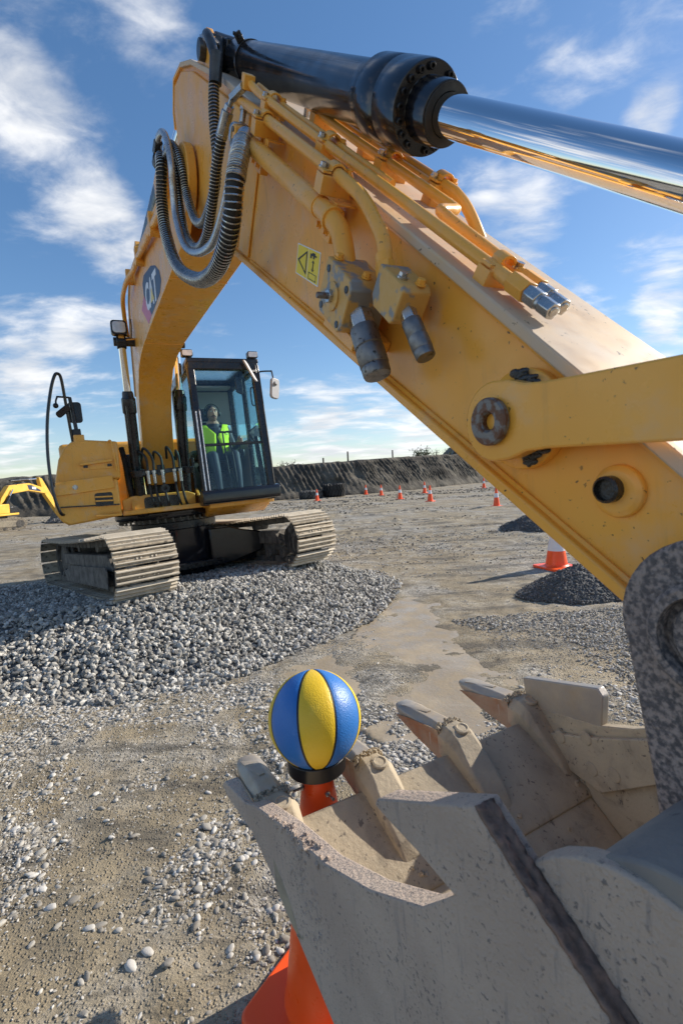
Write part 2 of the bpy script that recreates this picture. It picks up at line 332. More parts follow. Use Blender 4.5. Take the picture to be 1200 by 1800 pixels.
class MB:
    def __init__(s): s.v = []; s.f = []
    def add(s, vs, fs):
        o = len(s.v); s.v += [tuple(q) for q in vs]; s.f += [tuple(i + o for i in f) for f in fs]; return s
    def box(s, c, d, rot=None):
        c = Vector(c); h = Vector(d) / 2
        q = [Vector((x * h.x, y * h.y, z * h.z)) for x in (-1, 1) for y in (-1, 1) for z in (-1, 1)]
        if rot is not None: q = [rot @ a for a in q]
        return s.add([c + a for a in q], [(0, 1, 3, 2), (4, 6, 7, 5), (0, 4, 5, 1), (2, 3, 7, 6), (0, 2, 6, 4), (1, 5, 7, 3)])
    def beam(s, p0, p1, a, b, up=(0, 0, 1)):
        p0, p1 = Vector(p0), Vector(p1); t = (p1 - p0).normalized(); u = Vector(up)
        if abs(t.dot(u)) > .95: u = Vector((1, 0, 0))
        sd_ = t.cross(u).normalized(); u = sd_.cross(t)
        q = [p + sd_ * (i * a / 2) + u * (j * b / 2) for p in (p0, p1) for i, j in ((-1, -1), (1, -1), (1, 1), (-1, 1))]
        return s.add(q, [(0, 3, 2, 1), (4, 5, 6, 7), (0, 1, 5, 4), (1, 2, 6, 5), (2, 3, 7, 6), (3, 0, 4, 7)])
    def prism(s, poly, d0, d1, fr=None):
        """polygon of (a, b) pairs; fr maps (a, b, d) to a point; default a = x, b = z, d = y"""
        fr = fr or (lambda a, b, d: (a, d, b)); n = len(poly)
        vs = [fr(a, b, d0) for a, b in poly] + [fr(a, b, d1) for a, b in poly]
        return s.add(vs, [tuple(range(n - 1, -1, -1)), tuple(range(n, 2 * n))] + [(i, (i + 1) % n, (i + 1) % n + n, i + n) for i in range(n)])
    def cyl(s, p0, p1, r0, r1=None, n=20, cap=True):
        r1 = r0 if r1 is None else r1; p0, p1 = Vector(p0), Vector(p1); t = (p1 - p0).normalized(); u = t.orthogonal().normalized(); w_ = t.cross(u)
        vs = []
        for p, r in ((p0, r0), (p1, r1)):
            vs += [p + (u * math.cos(2 * math.pi * i / n) + w_ * math.sin(2 * math.pi * i / n)) * r for i in range(n)]
        fs = [(i, (i + 1) % n, (i + 1) % n + n, i + n) for i in range(n)]
        if cap: fs += [tuple(range(n - 1, -1, -1)), tuple(range(n, 2 * n))]
        return s.add(vs, fs)
    def lathe(s, prof, p0, ax, n=32, closed=False, squash=None):
        """profile of (radius, height) along axis"""
        p0 = Vector(p0); t = Vector(ax).normalized(); u = t.orthogonal().normalized(); w_ = t.cross(u); vs = []; fs = []
        for r, h in prof:
            vs += [p0 + t * h + (u * math.cos(2 * math.pi * i / n) + w_ * math.sin(2 * math.pi * i / n)) * max(r, 1e-5) for i in range(n)]
        k = len(prof)
        for j in range(k - 1 if not closed else k):
            a, b = j * n, ((j + 1) % k) * n
            fs += [(a + i, a + (i + 1) % n, b + (i + 1) % n, b + i) for i in range(n)]
        if not closed: fs += [tuple(range(n - 1, -1, -1)), tuple((k - 1) * n + i for i in range(n))]
        return s.add(vs, fs)
    def tube(s, pts, r, n=10, cap=True):
        fr = frames(pts); rs = r if hasattr(r, '__len__') else [r] * len(fr); vs = []; fs = []
        for (p, t, u, w_), rr in zip(fr, rs):
            vs += [p + (u * math.cos(2 * math.pi * i / n) + w_ * math.sin(2 * math.pi * i / n)) * rr for i in range(n)]
        for j in range(len(fr) - 1):
            a, b = j * n, (j + 1) * n
            fs += [(a + i, a + (i + 1) % n, b + (i + 1) % n, b + i) for i in range(n)]
        if cap: fs += [tuple(range(n - 1, -1, -1)), tuple((len(fr) - 1) * n + i for i in range(n))]
        return s.add(vs, fs)
    def coil(s, pts, R_, r, pitch, seg=14, n=5):
        """spring wire wound round a hose path"""
        fr = frames(pts); L = [0.0]
        for a, b in zip(fr, fr[1:]): L.append(L[-1] + (b[0] - a[0]).length)
        tot = L[-1]; cnt = int(tot / pitch * seg); path = []; j = 0
        for q in range(cnt):
            d = tot * q / cnt
            while j < len(L) - 2 and L[j + 1] < d: j += 1
            f = (d - L[j]) / max(1e-9, L[j + 1] - L[j]); a, b = fr[j], fr[j + 1]
            p = a[0].lerp(b[0], f); u = a[2].lerp(b[2], f).normalized(); w_ = a[3].lerp(b[3], f).normalized()
            an = 2 * math.pi * q / seg
            path.append(p + (u * math.cos(an) + w_ * math.sin(an)) * R_)
        return s.tube(path, r, n)
    def ball(s, c, r, n=16, m=10):
        c = Vector(c); r = Vector(r) if hasattr(r, '__len__') else Vector((r, r, r)); vs = []; fs = []
        for j in range(m + 1):
            th = math.pi * j / m
            for i in range(n):
                ph = 2 * math.pi * i / n
                vs.append(c + Vector((r.x * math.sin(th) * math.cos(ph), r.y * math.sin(th) * math.sin(ph), r.z * math.cos(th))))
        for j in range(m):
            for i in range(n): fs.append((j * n + i, j * n + (i + 1) % n, (j + 1) * n + (i + 1) % n, (j + 1) * n + i))
        return s.add(vs, fs)
    def mesh(s, name, mat, smooth=35):
        me = bpy.data.meshes.new(name); me.from_pydata(s.v, [], s.f)
        bm = bmesh.new(); bm.from_mesh(me)
        bmesh.ops.remove_doubles(bm, verts=bm.verts, dist=1e-5)
        bmesh.ops.recalc_face_normals(bm, faces=bm.faces)
        bm.to_mesh(me); bm.free()
        if mat: me.materials.append(M[mat] if isinstance(mat, str) else mat)
        if smooth:
            me.polygons.foreach_set('use_smooth', [True] * len(me.polygons)); me.set_sharp_from_angle(angle=R(smooth))
        return me
    def build(s, name, mat, parent=None, bevel=0, smooth=35, seg=2):
        o = bpy.data.objects.new(name, s.mesh(name, mat, smooth)); col.objects.link(o)
        if parent is not None: o.parent = parent
        if bevel:
            b = o.modifiers.new('bevel', 'BEVEL'); b.width = bevel; b.segments = seg; b.limit_method = 'ANGLE'; b.angle_limit = R(32); b.harden_normals = False
        return o

def link(name, me, parent, mtx):
    o = bpy.data.objects.new(name, me); col.objects.link(o); o.parent = parent; o.matrix_basis = mtx; return o
def tag(o, label, cat, group=None, kind=None):
    if label: o['label'] = label
    if cat: o['category'] = cat
    if group: o['group'] = group
    if kind: o['kind'] = kind
    return o
def empty(name, loc=(0, 0, 0), rz=0):
    o = bpy.data.objects.new(name, None); col.objects.link(o); o.location = loc; o.rotation_euler = (0, 0, rz); o.empty_display_size = .2; return o
def copy_tree(o, parent=None):
    c = o.copy(); col.objects.link(c); c.parent = parent
    for ch in o.children: copy_tree(ch, c)
    return c
def axis_m(p, z, x=None):
    """matrix with local z along z and origin p"""
    z = Vector(z).normalized(); x = Vector(x) if x is not None else z.orthogonal(); x = (x - z * x.dot(z)).normalized(); y = z.cross(x)
    return Matrix(((x.x, y.x, z.x, p[0]), (x.y, y.y, z.y, p[1]), (x.z, y.z, z.z, p[2]), (0, 0, 0, 1)))
def hexbolt(r, h, mat, washer=True):
    b = MB().cyl((0, 0, 0), (0, 0, h), r, r * .97, 6)
    if washer: b.cyl((0, 0, -.001), (0, 0, h * .25), r * 1.3, r * 1.3, 14)
    return b.mesh('bolt', mat, 30)
def roundrect(w_, h_, r, k=4, c=(0, 0)):
    o = []
    for sx, sy, a0 in ((1, 1, 0), (-1, 1, 90), (-1, -1, 180), (1, -1, 270)):
        for i in range(k + 1):
            a = R(a0 + 90 * i / k); o.append((c[0] + sx * (w_ / 2 - r) + r * math.cos(a), c[1] + sy * (h_ / 2 - r) + r * math.sin(a)))
    return o

# ------------------------------------------------------------------ numpy noise
def vnoise(x, y, seed=0):
    xi = np.floor(x).astype(np.int64); yi = np.floor(y).astype(np.int64); fx = x - xi; fy = y - yi
    fx = fx * fx * (3 - 2 * fx); fy = fy * fy * (3 - 2 * fy)
    def h(a, b):
        n = (a * 374761393 + b * 668265263 + seed * 974711) & 0xffffffff
        n = ((n ^ (n >> 13)) * 1274126177) & 0xffffffff
        return ((n ^ (n >> 16)) & 0xffff) / 65535.0
    return (h(xi, yi) * (1 - fx) + h(xi + 1, yi) * fx) * (1 - fy) + (h(xi, yi + 1) * (1 - fx) + h(xi + 1, yi + 1) * fx) * fy - .5
def fbm(x, y, f, o=4, seed=0, g=.5):
    r = 0; a = 1
    for i in range(o): r = r + a * vnoise(x * f + 17.3 * i, y * f - 9.1 * i, seed + i); f *= 2.03; a *= g
    return r
def sdist(x, y, poly):
    """distance inside (+) / outside (-) a polygon"""
    P = np.array(poly, float); d = np.full(x.shape, 1e9); ins = np.zeros(x.shape, bool)
    for a, b in zip(P, np.roll(P, -1, 0)):
        e = b - a; t = np.clip(((x - a[0]) * e[0] + (y - a[1]) * e[1]) / (e @ e), 0, 1)
        d = np.minimum(d, np.hypot(x - a[0] - t * e[0], y - a[1] - t * e[1]))
        c = (a[1] > y) != (b[1] > y)
        ins ^= c & (x < (b[0] - a[0]) * (y - a[1]) / (b[1] - a[1] + 1e-12) + a[0])
    return np.where(ins, d, -d)
sstep = lambda t: (lambda u: u * u * (3 - 2 * u))(np.clip(t, 0, 1))

# machine frame: x forward along the arm, y to the machine's left, z up from the cab floor
MU = Matrix(((.447538, .893078, -.046061, -2.518333), (-.893970, .448118, .002571, 6.708738), (.022936, .040027, .998935, 1.297840), (0, 0, 0, 1)))
U2W = lambda x, y, z: MU @ Vector((x, y, z))
PSI, SCX, SCY, GAU, SHW, XF, RSH, ZC, TP, TR = .259, -.163, .157, 1.092, .632, 1.589, .359, -.69, .045, -.024
def UC(xs, yl, z):
    """undercarriage frame (turned under the upper) to machine frame; z measured from the track centre height"""
    c, s = math.cos(PSI), math.sin(PSI)
    return Vector((SCX + c * xs - s * yl, SCY + s * xs + c * yl, ZC + z + TP * xs + TR * yl))
tb = [MU @ UC(a, b, -RSH) for a, b in ((XF, -GAU), (XF, GAU), (-XF, -GAU))]
_nn = (tb[1] - tb[0]).cross(tb[2] - tb[0]); 
if _nn.z < 0: _nn = -_nn
def track_plane(x, y): return tb[0].z - (_nn.x * (x - tb[0].x) + _nn.y * (y - tb[0].y)) / _nn.z

PUDDLE = [(.60, 6.6), (1.10, 6.7), (1.0, 5.7), (1.15, 4.8), (1.45, 4.3), (1.40, 3.5), (1.15, 3.0), (.80, 2.7), (.35, 2.75), (.15, 3.05), (.32, 3.6), (.15, 4.2), (.35, 5.0), (.55, 5.8)]
PUD2 = [(-.35, 3.45), (-.1, 3.4), (.1, 3.75), (-.15, 4.05), (-.4, 3.8)]
HEAP = [(-2.68, 3.52), (-1.78, 3.47), (-.97, 3.70), (-.35, 4.4), (.22, 5.1), (.52, 5.9), (.72, 6.7), (.5, 7.5), (-.3, 8.2), (-1.4, 9.3), (-2.8, 9.9), (-4.6, 9.2), (-5.9, 7.6), (-6.0, 5.6), (-5.2, 4.2), (-4.0, 3.5)]
def ground_h(x, y):
    r = np.hypot(x, y); near = 1 / (1 + (r / 9) ** 2)
    h = .05 * fbm(x, y, .22, 3, 3) + .030 * fbm(x, y, .9, 3, 11) + near * (.024 * fbm(x, y, 3.2, 4, 5) + .020 * fbm(x, y, 11, 3, 8))
    # wheel ruts crossing the yard behind the machine
    for yc, k, am in ((11.2, .05, .04), (12.6, .04, .05), (15.4, -.03, .06), (9.4, .09, .03), (19, .02, .07), (24, -.02, .08)):
        t = (y - yc - k * x - .25 * fbm(x, x * 0 + yc, .3, 2, 9)) / .16
        h = h - am * np.exp(-t * t) * (.75 + .45 * np.sin(x * 2 * np.pi / .34 + yc)) + am * .6 * np.exp(-(np.abs(t) - 2) ** 2)
    clod = fbm(x, y, 1.6, 3, 31); h = h + .10 * np.clip(clod - .42, 0, 1) * np.clip((r - 8) / 6, 0, 1) * 4
    d = np.maximum(sdist(x, y, PUDDLE) + .42 * fbm(x, y, 1.5, 4, 21), sdist(x, y, PUD2) + .15 * fbm(x, y, 2.5, 3, 22))
    h = h - .036 * sstep((d + .12) / .60)
    h = h + .012 * np.exp(-((d + .25) / .2) ** 2)
    return h - float(0)
def heap_h(x, y):
    d = sdist(x, y, HEAP) + .10 * fbm(x, y, 1.3, 3, 44)
    hh = .42 * sstep(d / 1.5) ** .85 + .03 * fbm(x, y, 2.1, 3, 41) * sstep(d / .6)
    return np.minimum(hh, track_plane(x, y) + .012 + .04 * np.clip(fbm(x, y, 1.7, 3, 43), -1, 1)), d

def grid_obj(name, X, Y, Z, mat, parent=None, smooth=True):
    ny, nx = X.shape; V = np.stack([X, Y, Z], -1).reshape(-1, 3).astype(np.float32)
    i = np.arange(ny * nx).reshape(ny, nx); F = np.stack([i[:-1, :-1], i[:-1, 1:], i[1:, 1:], i[1:, :-1]], -1).reshape(-1, 4)
    return np_obj(name, V, F, mat, parent, smooth)
def np_obj(name, V, F, mat, parent=None, smooth=True, tone=None):
    me = bpy.data.meshes.new(name); k = F.shape[1]
    me.vertices.add(len(V)); me.vertices.foreach_set('co', np.ascontiguousarray(V, np.float32).ravel())
    me.loops.add(F.size); me.loops.foreach_set('vertex_index', np.ascontiguousarray(F, np.int32).ravel())
    me.polygons.add(len(F)); me.polygons.foreach_set('loop_start', np.arange(0, F.size, k, dtype=np.int32))
    if smooth: me.polygons.foreach_set('use_smooth', np.ones(len(F), bool))
    else: me.polygons.foreach_set('use_smooth', np.zeros(len(F), bool))
    if tone is not None:
        at = me.attributes.new('tone', 'FLOAT', 'POINT'); at.data.foreach_set('value', np.ascontiguousarray(tone, np.float32))
    me.update(calc_edges=True); me.validate()
    me.materials.append(M[mat]); o = bpy.data.objects.new(name, me); col.objects.link(o)
    if parent: o.parent = parent
    return o

def spaced(lo, hi, step, far0, far1, gr=1.03):
    a = list(np.arange(lo, hi + 1e-6, step)); s = step
    while a[-1] < far1: s *= gr; a.append(a[-1] + s)
    s = step; b = [a[0]]
    while b[-1] > far0: s *= gr; b.append(b[-1] - s)
    return np.array(b[:0:-1] + a)
gx = spaced(-2.2, 3.4, .032, -900, 900); gy = spaced(.7, 8.0, .032, -300, 1500)
GX, GY = np.meshgrid(gx, gy)
g = grid_obj('ground', GX, GY, ground_h(GX, GY), 'ground'); tag(g, 'muddy gravel yard with ruts and pebbles stretching to the bank', None, None, 'structure')
# standing water in the hollow
wx, wy = np.meshgrid(np.linspace(-.7, 2.0, 90), np.linspace(2.3, 7.1, 140))
wd = np.maximum(sdist(wx, wy, PUDDLE), sdist(wx, wy, PUD2))
pw = grid_obj('puddle', wx, wy, np.where(wd > -.22, -.027, -.12 + .0 * wx), 'water'); tag(pw, 'shallow brown puddle lying in front of the gravel heap', None, None, 'structure')

# ------------------------------------------------------------------ stones
def ico(sub):
    bm = bmesh.new(); bmesh.ops.create_icosphere(bm, subdivisions=sub, radius=1.0)
    V = np.array([v.co for v in bm.verts]); F = np.array([[v.index for v in f.verts] for f in bm.faces]); bm.free(); return V, F
def stones(name, mat, pos, rad, sub, parent=None, angular=.25, squash=(.5, .9), flat=.35, smooth=True, protos=10, tone=None):
    V0, F0 = ico(sub); N = len(pos); nv = len(V0); r = rng
    pr = []
    for k in range(protos):
        v = V0 * (1 + angular * (r.random((nv, 1)) - .5) * 2)
        if angular > .15:            # knock a few flat facets off the stone
            for _ in range(6):
                d = r.normal(size=3); d /= np.linalg.norm(d); c = .55 + .25 * r.random(); t = v @ d
                v = v - np.outer(np.clip(t - c, 0, None), d)
        pr.append(v)
    pr = np.array(pr)[r.integers(0, protos, N)]
    s = np.stack([.85 + .75 * r.random(N), .65 + .35 * r.random(N), squash[0] + (squash[1] - squash[0]) * r.random(N)], -1) * rad[:, None]
    pr = pr * s[:, None, :]
    yaw = r.random(N) * 6.283; ax = r.normal(0, flat, N); ay = r.normal(0, flat, N)
    cz, sz, cx_, sx, cy_, sy = np.cos(yaw), np.sin(yaw), np.cos(ax), np.sin(ax), np.cos(ay), np.sin(ay)
    O = np.zeros(N); I = np.ones(N)
    Rz = np.array([[cz, -sz, O], [sz, cz, O], [O, O, I]]).transpose(2, 0, 1); Rx = np.array([[I, O, O], [O, cx_, -sx], [O, sx, cx_]]).transpose(2, 0, 1)
    Ry = np.array([[cy_, O, sy], [O, I, O], [-sy, O, cy_]]).transpose(2, 0, 1)
    Rm = Ry @ Rx @ Rz
    V = np.einsum('nij,nvj->nvi', Rm, pr) + pos[:, None, :]
    F = (F0[None] + (np.arange(N) * nv)[:, None, None]).reshape(-1, 3)
    tn = np.repeat(r.random(N) if tone is None else tone, nv)
    o = np_obj(name, V.reshape(-1, 3), F, mat, parent, smooth, tn); tag(o, None, None, None, 'stuff'); return o

def scatter(n, x0, x1, y0, y1, dens):
    x = x0 + (x1 - x0) * rng.random(n); y = y0 + (y1 - y0) * (rng.random(n) ** 1.0); k = rng.random(n) < dens(x, y); return x[k], y[k]
def clump(x, y): 
    c = fbm(x, y, 1.1, 4, 61); c2 = fbm(x, y, 4.5, 3, 66); return np.clip(.36 + 1.9 * c + 1.1 * c2, .04, 1)
def dryland(x, y):
    d = np.maximum(sdist(x, y, PUDDLE), sdist(x, y, PUD2)); hd = sdist(x, y, HEAP)
    return (d < .02 + .34 * rng.random(x.shape) ** 3) * (hd < .12)
inview = lambda x, y: (x > -.80 * y - .15) & (x < .80 * y + .2)
x, y = scatter(36000, -2.6, 2.2, .9, 3.6, lambda x, y: clump(x, y) * dryland(x, y) * inview(x, y))
r_ = .0050 + .0125 * rng.random(len(x)) ** 2.0
big_ = rng.random(len(x)) < .010; r_ = np.where(big_, r_ * 1.25 + .004, r_)
o = stones('pebbles', 'pebble', np.stack([x, y, ground_h(x, y) + r_ * (.30 - .62 * rng.random(len(x)))], -1), r_, 2, None, .14, (.38, .60), .20, True, 24)
tag(o, 'rounded pale pebbles scattered over the near ground', 'pebbles')
x, y = scatter(190000, -3.2, 3.4, .9, 4.6, lambda x, y: np.clip(clump(x, y) * 1.2 + .12, 0, 1) * dryland(x, y) * inview(x, y))
r_ = .0022 + .0048 * rng.random(len(x)) ** 1.6
o = stones('fine_gravel', 'pebble', np.stack([x, y, ground_h(x, y) + r_ * (.4 - .7 * rng.random(len(x)))], -1), r_, 1, None, .16, (.5, .9), .4, False, 12)
tag(o, 'fine grey gravel lying over the near ground', 'gravel')
x, y = scatter(60000, -5, 9, 3.4, 13, lambda x, y: np.clip(clump(x * .6, y * .9), .0, 1) * dryland(x, y) * inview(x, y) * np.clip(5.5 / y, .2, 1))
r_ = (.005 + .012 * rng.random(len(x)) ** 2.5) * np.clip(y / 6, .8, 1.6)
o = stones('yard_gravel', 'pebble', np.stack([x, y, ground_h(x, y) + r_ * .2], -1), r_, 1, None, .16, (.45, .8), .4, False, 12)
tag(o, 'loose gravel strewn over the yard past the puddle', 'gravel')
# torn-up clods and lumps across the far yard
x, y = scatter(60000, -22, 30, 7.5, 44, lambda x, y: np.clip(.10 + 2.2 * fbm(x * .45, y * 1.6, .5, 4, 77), 0, 1) * (sdist(x, y, HEAP) < -.2) * inview(x, y) * (y < 36 + .9 * np.clip(x, -8, 9)))
r_ = (.010 + .035 * rng.random(len(x)) ** 3) * np.clip(y / 14, .8, 2.4)
o = stones('earth_clods', 'clod', np.stack([x, y, ground_h(x, y) + r_ * .1], -1), r_, 1, None, .3, (.35, .7), .4, False, 16)
tag(o, 'dark clods of churned earth strewn over the far yard', 'clods')
# dark patch of crushed stone behind the bucket
x, y = scatter(16000, .35, 3.2, 1.9, 4.9, lambda x, y: np.clip(.2 + 2.6 * fbm(x, y, .8, 3, 71), 0, 1) * (sdist(x, y, PUDDLE) < .06))
r_ = .006 + .010 * rng.random(len(x)) ** 1.5
o = stones('crushed_stone', 'rock', np.stack([x, y, ground_h(x, y) + r_ * .3], -1), r_, 1, None, .25, (.6, 1), .8, False, 12)
tag(o, 'dark crushed stone lying beyond the bucket teeth', 'gravel')

# gravel heap under the tracks
hx, hy = np.meshgrid(np.linspace(-6.4, 1.1, 190), np.linspace(3.2, 10.2, 170))
hz, hd = heap_h(hx, hy)
hp = grid_obj('gravel_heap', hx, hy, np.where(hd > -.02, np.maximum(hz, -.2) + ground_h(hx, hy) * .5 - .012, -.25), 'heap_base')
tag(hp, 'long heap of crushed grey rock under the front of the big excavator tracks', 'gravel heap')
x = -6.2 + 7.1 * rng.random(76000); y = 3.3 + 4.6 * rng.random(76000)
z, d = heap_h(x, y); k = (d > -.10) & (inview(x, y)) & (rng.random(len(x)) < np.clip(1.1 - (y - 3.4) * .14, .35, 1))
k &= (rng.random(len(x)) < np.where(d < .1, .62, .66))
x, y, z, d = x[k], y[k], z[k], d[k]
r_ = .011 + .021 * rng.random(len(x)) ** 1.6
o = stones('rocks', 'rock', np.stack([x, y, np.maximum(z, 0) + ground_h(x, y) * .5 + r_ * .25], -1), r_, 1, hp, .30, (.6, 1.05), 1.4, False, 24)

# two small heaps of dark road metal to the right
def mound(name, cx_, cy_, rx, ry, h, n, label, rr):
    X, Y = np.meshgrid(np.linspace(cx_ - rx * 1.3, cx_ + rx * 1.3, 60), np.linspace(cy_ - ry * 1.3, cy_ + ry * 1.3, 60))
    def f(x, y):
        q = np.hypot((x - cx_) / rx, (y - cy_) / ry) + .16 * fbm(x, y, 1.7 / rx, 3, 81); return h * np.clip(1 - q, 0, 1) ** .9 + .03 * h * fbm(x, y, 5, 3, 82)
    Z = f(X, Y); b = grid_obj(name, X, Y, np.where(Z > .012, Z + ground_h(X, Y), -.2), 'darkrock'); tag(b, label, 'heap', 'small dark stone heaps')
    x = cx_ + rx * 1.15 * (rng.random(n) * 2 - 1); y = cy_ + ry * 1.15 * (rng.random(n) * 2 - 1); z = f(x, y); k = z > .01
    x, y, z = x[k], y[k], z[k]; r2 = rr * (.5 + rng.random(len(x)))
    stones('stones', 'darkrock', np.stack([x, y, z + ground_h(x, y) + r2 * .2], -1), r2, 1, b, .25, (.6, 1), 1.2, False, 12)
mound('stone_heap', 2.78, 5.62, .72, .52, .34, 5200, 'small dark heap of crushed stone in front of the large white banded cone', .013)
mound('stone_heap', 4.9, 11.6, 1.0, .9, .46, 3200, 'dark heap of crushed stone farther back beside the arm', .02)

# ------------------------------------------------------------------ earth bank
BL = np.array([(-75, 12), (-45, 21), (-20.7, 30.2), (-4.4, 37.9), (2.5, 40.6), (17.2, 57.4), (45, 88), (90, 130)], float)
seg = np.hypot(*np.diff(BL, axis=0).T); cum = np.r_[0, np.cumsum(seg)]
uu = np.concatenate([np.linspace(0, cum[2], 200), np.linspace(cum[2], cum[5], 520)[1:], np.linspace(cum[5], cum[-1], 160)[1:]])
bx = np.interp(uu, cum, BL[:, 0]); by = np.interp(uu, cum, BL[:, 1]); bh = np.interp(uu, cum, [2.6, 2.6, 2.65, 2.72, 2.9, 3.5, 4.6, 6]) 
k = np.ones(15) / 15; pad = lambda a: np.convolve(np.pad(a, 7, 'edge'), k, 'valid'); bx, by = pad(bx), pad(by)
tx, ty = np.gradient(bx), np.gradient(by); tl = np.hypot(tx, ty); nx_, ny_ = -ty / tl, tx / tl
vv = np.r_[-.05, np.linspace(0, 1, 26), 1.12, 1.5, 2.5]
UU, VV = np.meshgrid(uu, vv); prof_h = np.where(VV < 1, np.clip(VV, 0, 1) ** .92, 1.0); dep = np.where(VV < 1, VV * .62, .62 + (VV - 1) * 1.6)
Hh = bh[None] * prof_h; Dp = dep * bh[None]
lean = UU + Hh * .35
rid = .5 + .5 * np.sin(lean * 2 * np.pi / .46 + 2.2 * fbm(UU, Hh, .5, 3, 91)); act = sstep((fbm(UU, Hh * .6, .22, 3, 93) + .38) / .3) * sstep((VV - .12) / .15) * sstep((1.0 - VV) / .08)
dsp = -.17 * act * rid ** 1.5 + .30 * fbm(UU, Hh * 1.3, .9, 5, 95) * np.clip(VV * 3, 0, 1) + .10 * fbm(UU, Hh, 4, 3, 96)
Dp = Dp + dsp - .5 * sstep(1 - VV / .25) * (.5 + fbm(UU, UU * 0, .5, 3, 97)) * (VV > -.04)
Zb = Hh + .34 * fbm(UU, VV * 3, .35, 5, 98) * sstep(VV * 1.5) + .05 * fbm(UU, VV * 9, 3, 3, 99) * sstep(VV * 2) - np.where(VV < 0, .6, 0)
o = grid_obj('earth_bank', bx[None] + nx_[None] * Dp, by[None] + ny_[None] * Dp, Zb, 'berm')
tag(o, 'long dark earth bank scored by digger tracks behind the yard', 'earth bank')

# ================================================================== the big excavator (all parts in the machine frame)
EX = empty('excavator'); EX.matrix_world = MU
tag(EX, 'large yellow excavator on the gravel heap, its arm reaching into the foreground', 'excavator')
# stick frame: s down along the stick, n outward (away from the machine), y to the machine's left
SA, SS, SN = Vector((5.19, 0, 1.733)), Vector((.6991, 0, -.7151)), Vector((.7151, 0, .6991))
def S(s, n, y): return SA + SS * s + SN * n + Vector((0, y, 0))
SF = lambda a, b, d: S(a, b, d)
DN = Vector((0, -1, 0))          # towards the machine's right

# ---------------------------------------------------------------- stick
prof = [(2.47, 0), (0, 0), (-.55, -.03), (-.80, -.075), (-.985, -.165), (-.98, -.30), (-.925, -.36), (-.80, -.50), (-.55, -.61), (-.25, -.605), (.441, -.486), (2.40, -.167), (2.48, -.158), (2.535, -.130), (2.557, -.08), (2.535, -.02)]
stick = MB().prism(prof, -.118, .118, SF).build('stick', 'yellow', EX, .006)
def strip(pts, y0, y1, th):
    """plate of thickness th laid along a profile line"""
    m = MB(); q = [Vector((a, b)) for a, b in pts]; out_ = []
    for i, p in enumerate(q):
        t = (q[min(i + 1, len(q) - 1)] - q[max(i - 1, 0)]).normalized(); out_.append((p.x - t.y * th, p.y + t.x * th))
    return m.prism([tuple(p) for p in q] + out_[::-1], y0, y1, SF)
strip([(2.46, .012), (0, .012), (-.55, -.018), (-.80, -.063)][::-1], -.137, .137, -.020).build('top_plate', 'yellow_dust', stick, .004)
strip([(.35, -.507), (.441, -.498), (2.43, -.173)], -.137, .137, .020).build('bottom_plate', 'yellow', stick, .004)
strip([(-.80, -.063), (-.995, -.155), (-.99, -.305), (-.935, -.37)], -.135, .135, .018).build('rear_plate', 'yellow', stick, .004)
# doubler plates on the right flank, stepping down twice towards the bucket
MB().prism([(.45, -.03), (-.52, -.055), (-.78, -.095), (-.955, -.18), (-.95, -.29), (-.78, -.47), (-.53, -.58), (-.22, -.575), (.45, -.462)], -.132, -.1185, SF).build('doubler_plate', 'yellow', stick, .004)
MB().prism([(.585, -.02), (.45, -.02), (.45, -.470), (.585, -.448)], -.126, -.1185, SF).build('doubler_strip', 'yellow', stick, .003)
MB().prism([(.45, -.03), (-.52, -.055), (-.78, -.095), (-.955, -.18), (-.95, -.29), (-.78, -.47), (-.53, -.58), (-.22, -.575), (.45, -.462)], .1185, .132, SF).build('doubler_plate', 'yellow', stick, .004)
# weld beads along the flank edges
MB().tube([S(a, b, -.1215) for a, b in ((.62, -.447), (1.2, -.352), (1.8, -.254), (2.42, -.153))], .006, 6).tube([S(a, -.010, -.1215) for a in (.6, 1.2, 1.8, 2.36)], .006, 6).build('weld_bead', 'yellow', stick)
# round boss that carries the link pin, lower pin, nose boss
def P(x, z, y): return Vector((x, y, z))
LK = Vector((6.560, 0, .174))      # link pin on the stick
b = MB(); b.lathe([(.0, 0), (.080, 0), (.080, .018), (.066, .028), (.058, .036), (0, .036)], LK + Vector((.012, -.118, 0)), DN, 44); b.build('boss', 'yellow', stick, .002)
b = MB(); b.lathe([(.0, 0), (.066, 0), (.066, .030), (.058, .036), (0, .036)], LK + Vector((0, .118, 0)), -DN, 40); b.build('boss', 'yellow', stick, .002)
MB().lathe([(0, 0), (.037, 0), (.036, .008), (.028, .013), (0, .013)], P(6.719, .054, -.117), DN, 30).build('boss', 'yellow', stick, .002)
pn = MB().lathe([(0, 0), (.0185, 0), (.0185, .014), (.0150, .0165), (.014, .008), (0, .008)], P(6.714, .058, -.129), DN, 26).build('grease_pin', 'grease_and_hole_shade', stick)
MB().cyl(P(6.865, -.09, -.142), P(6.865, -.09, .142), .080, .078, 36).build('nose_boss', 'yellow', stick, .004)
# pin between stick and boom
BP = Vector((4.55, 0, 1.70))
MB().cyl(BP + Vector((0, -.235, 0)), BP + Vector((0, .235, 0)), .055, .055, 30).build('pivot_pin', 'dark_metal', EX, .004)

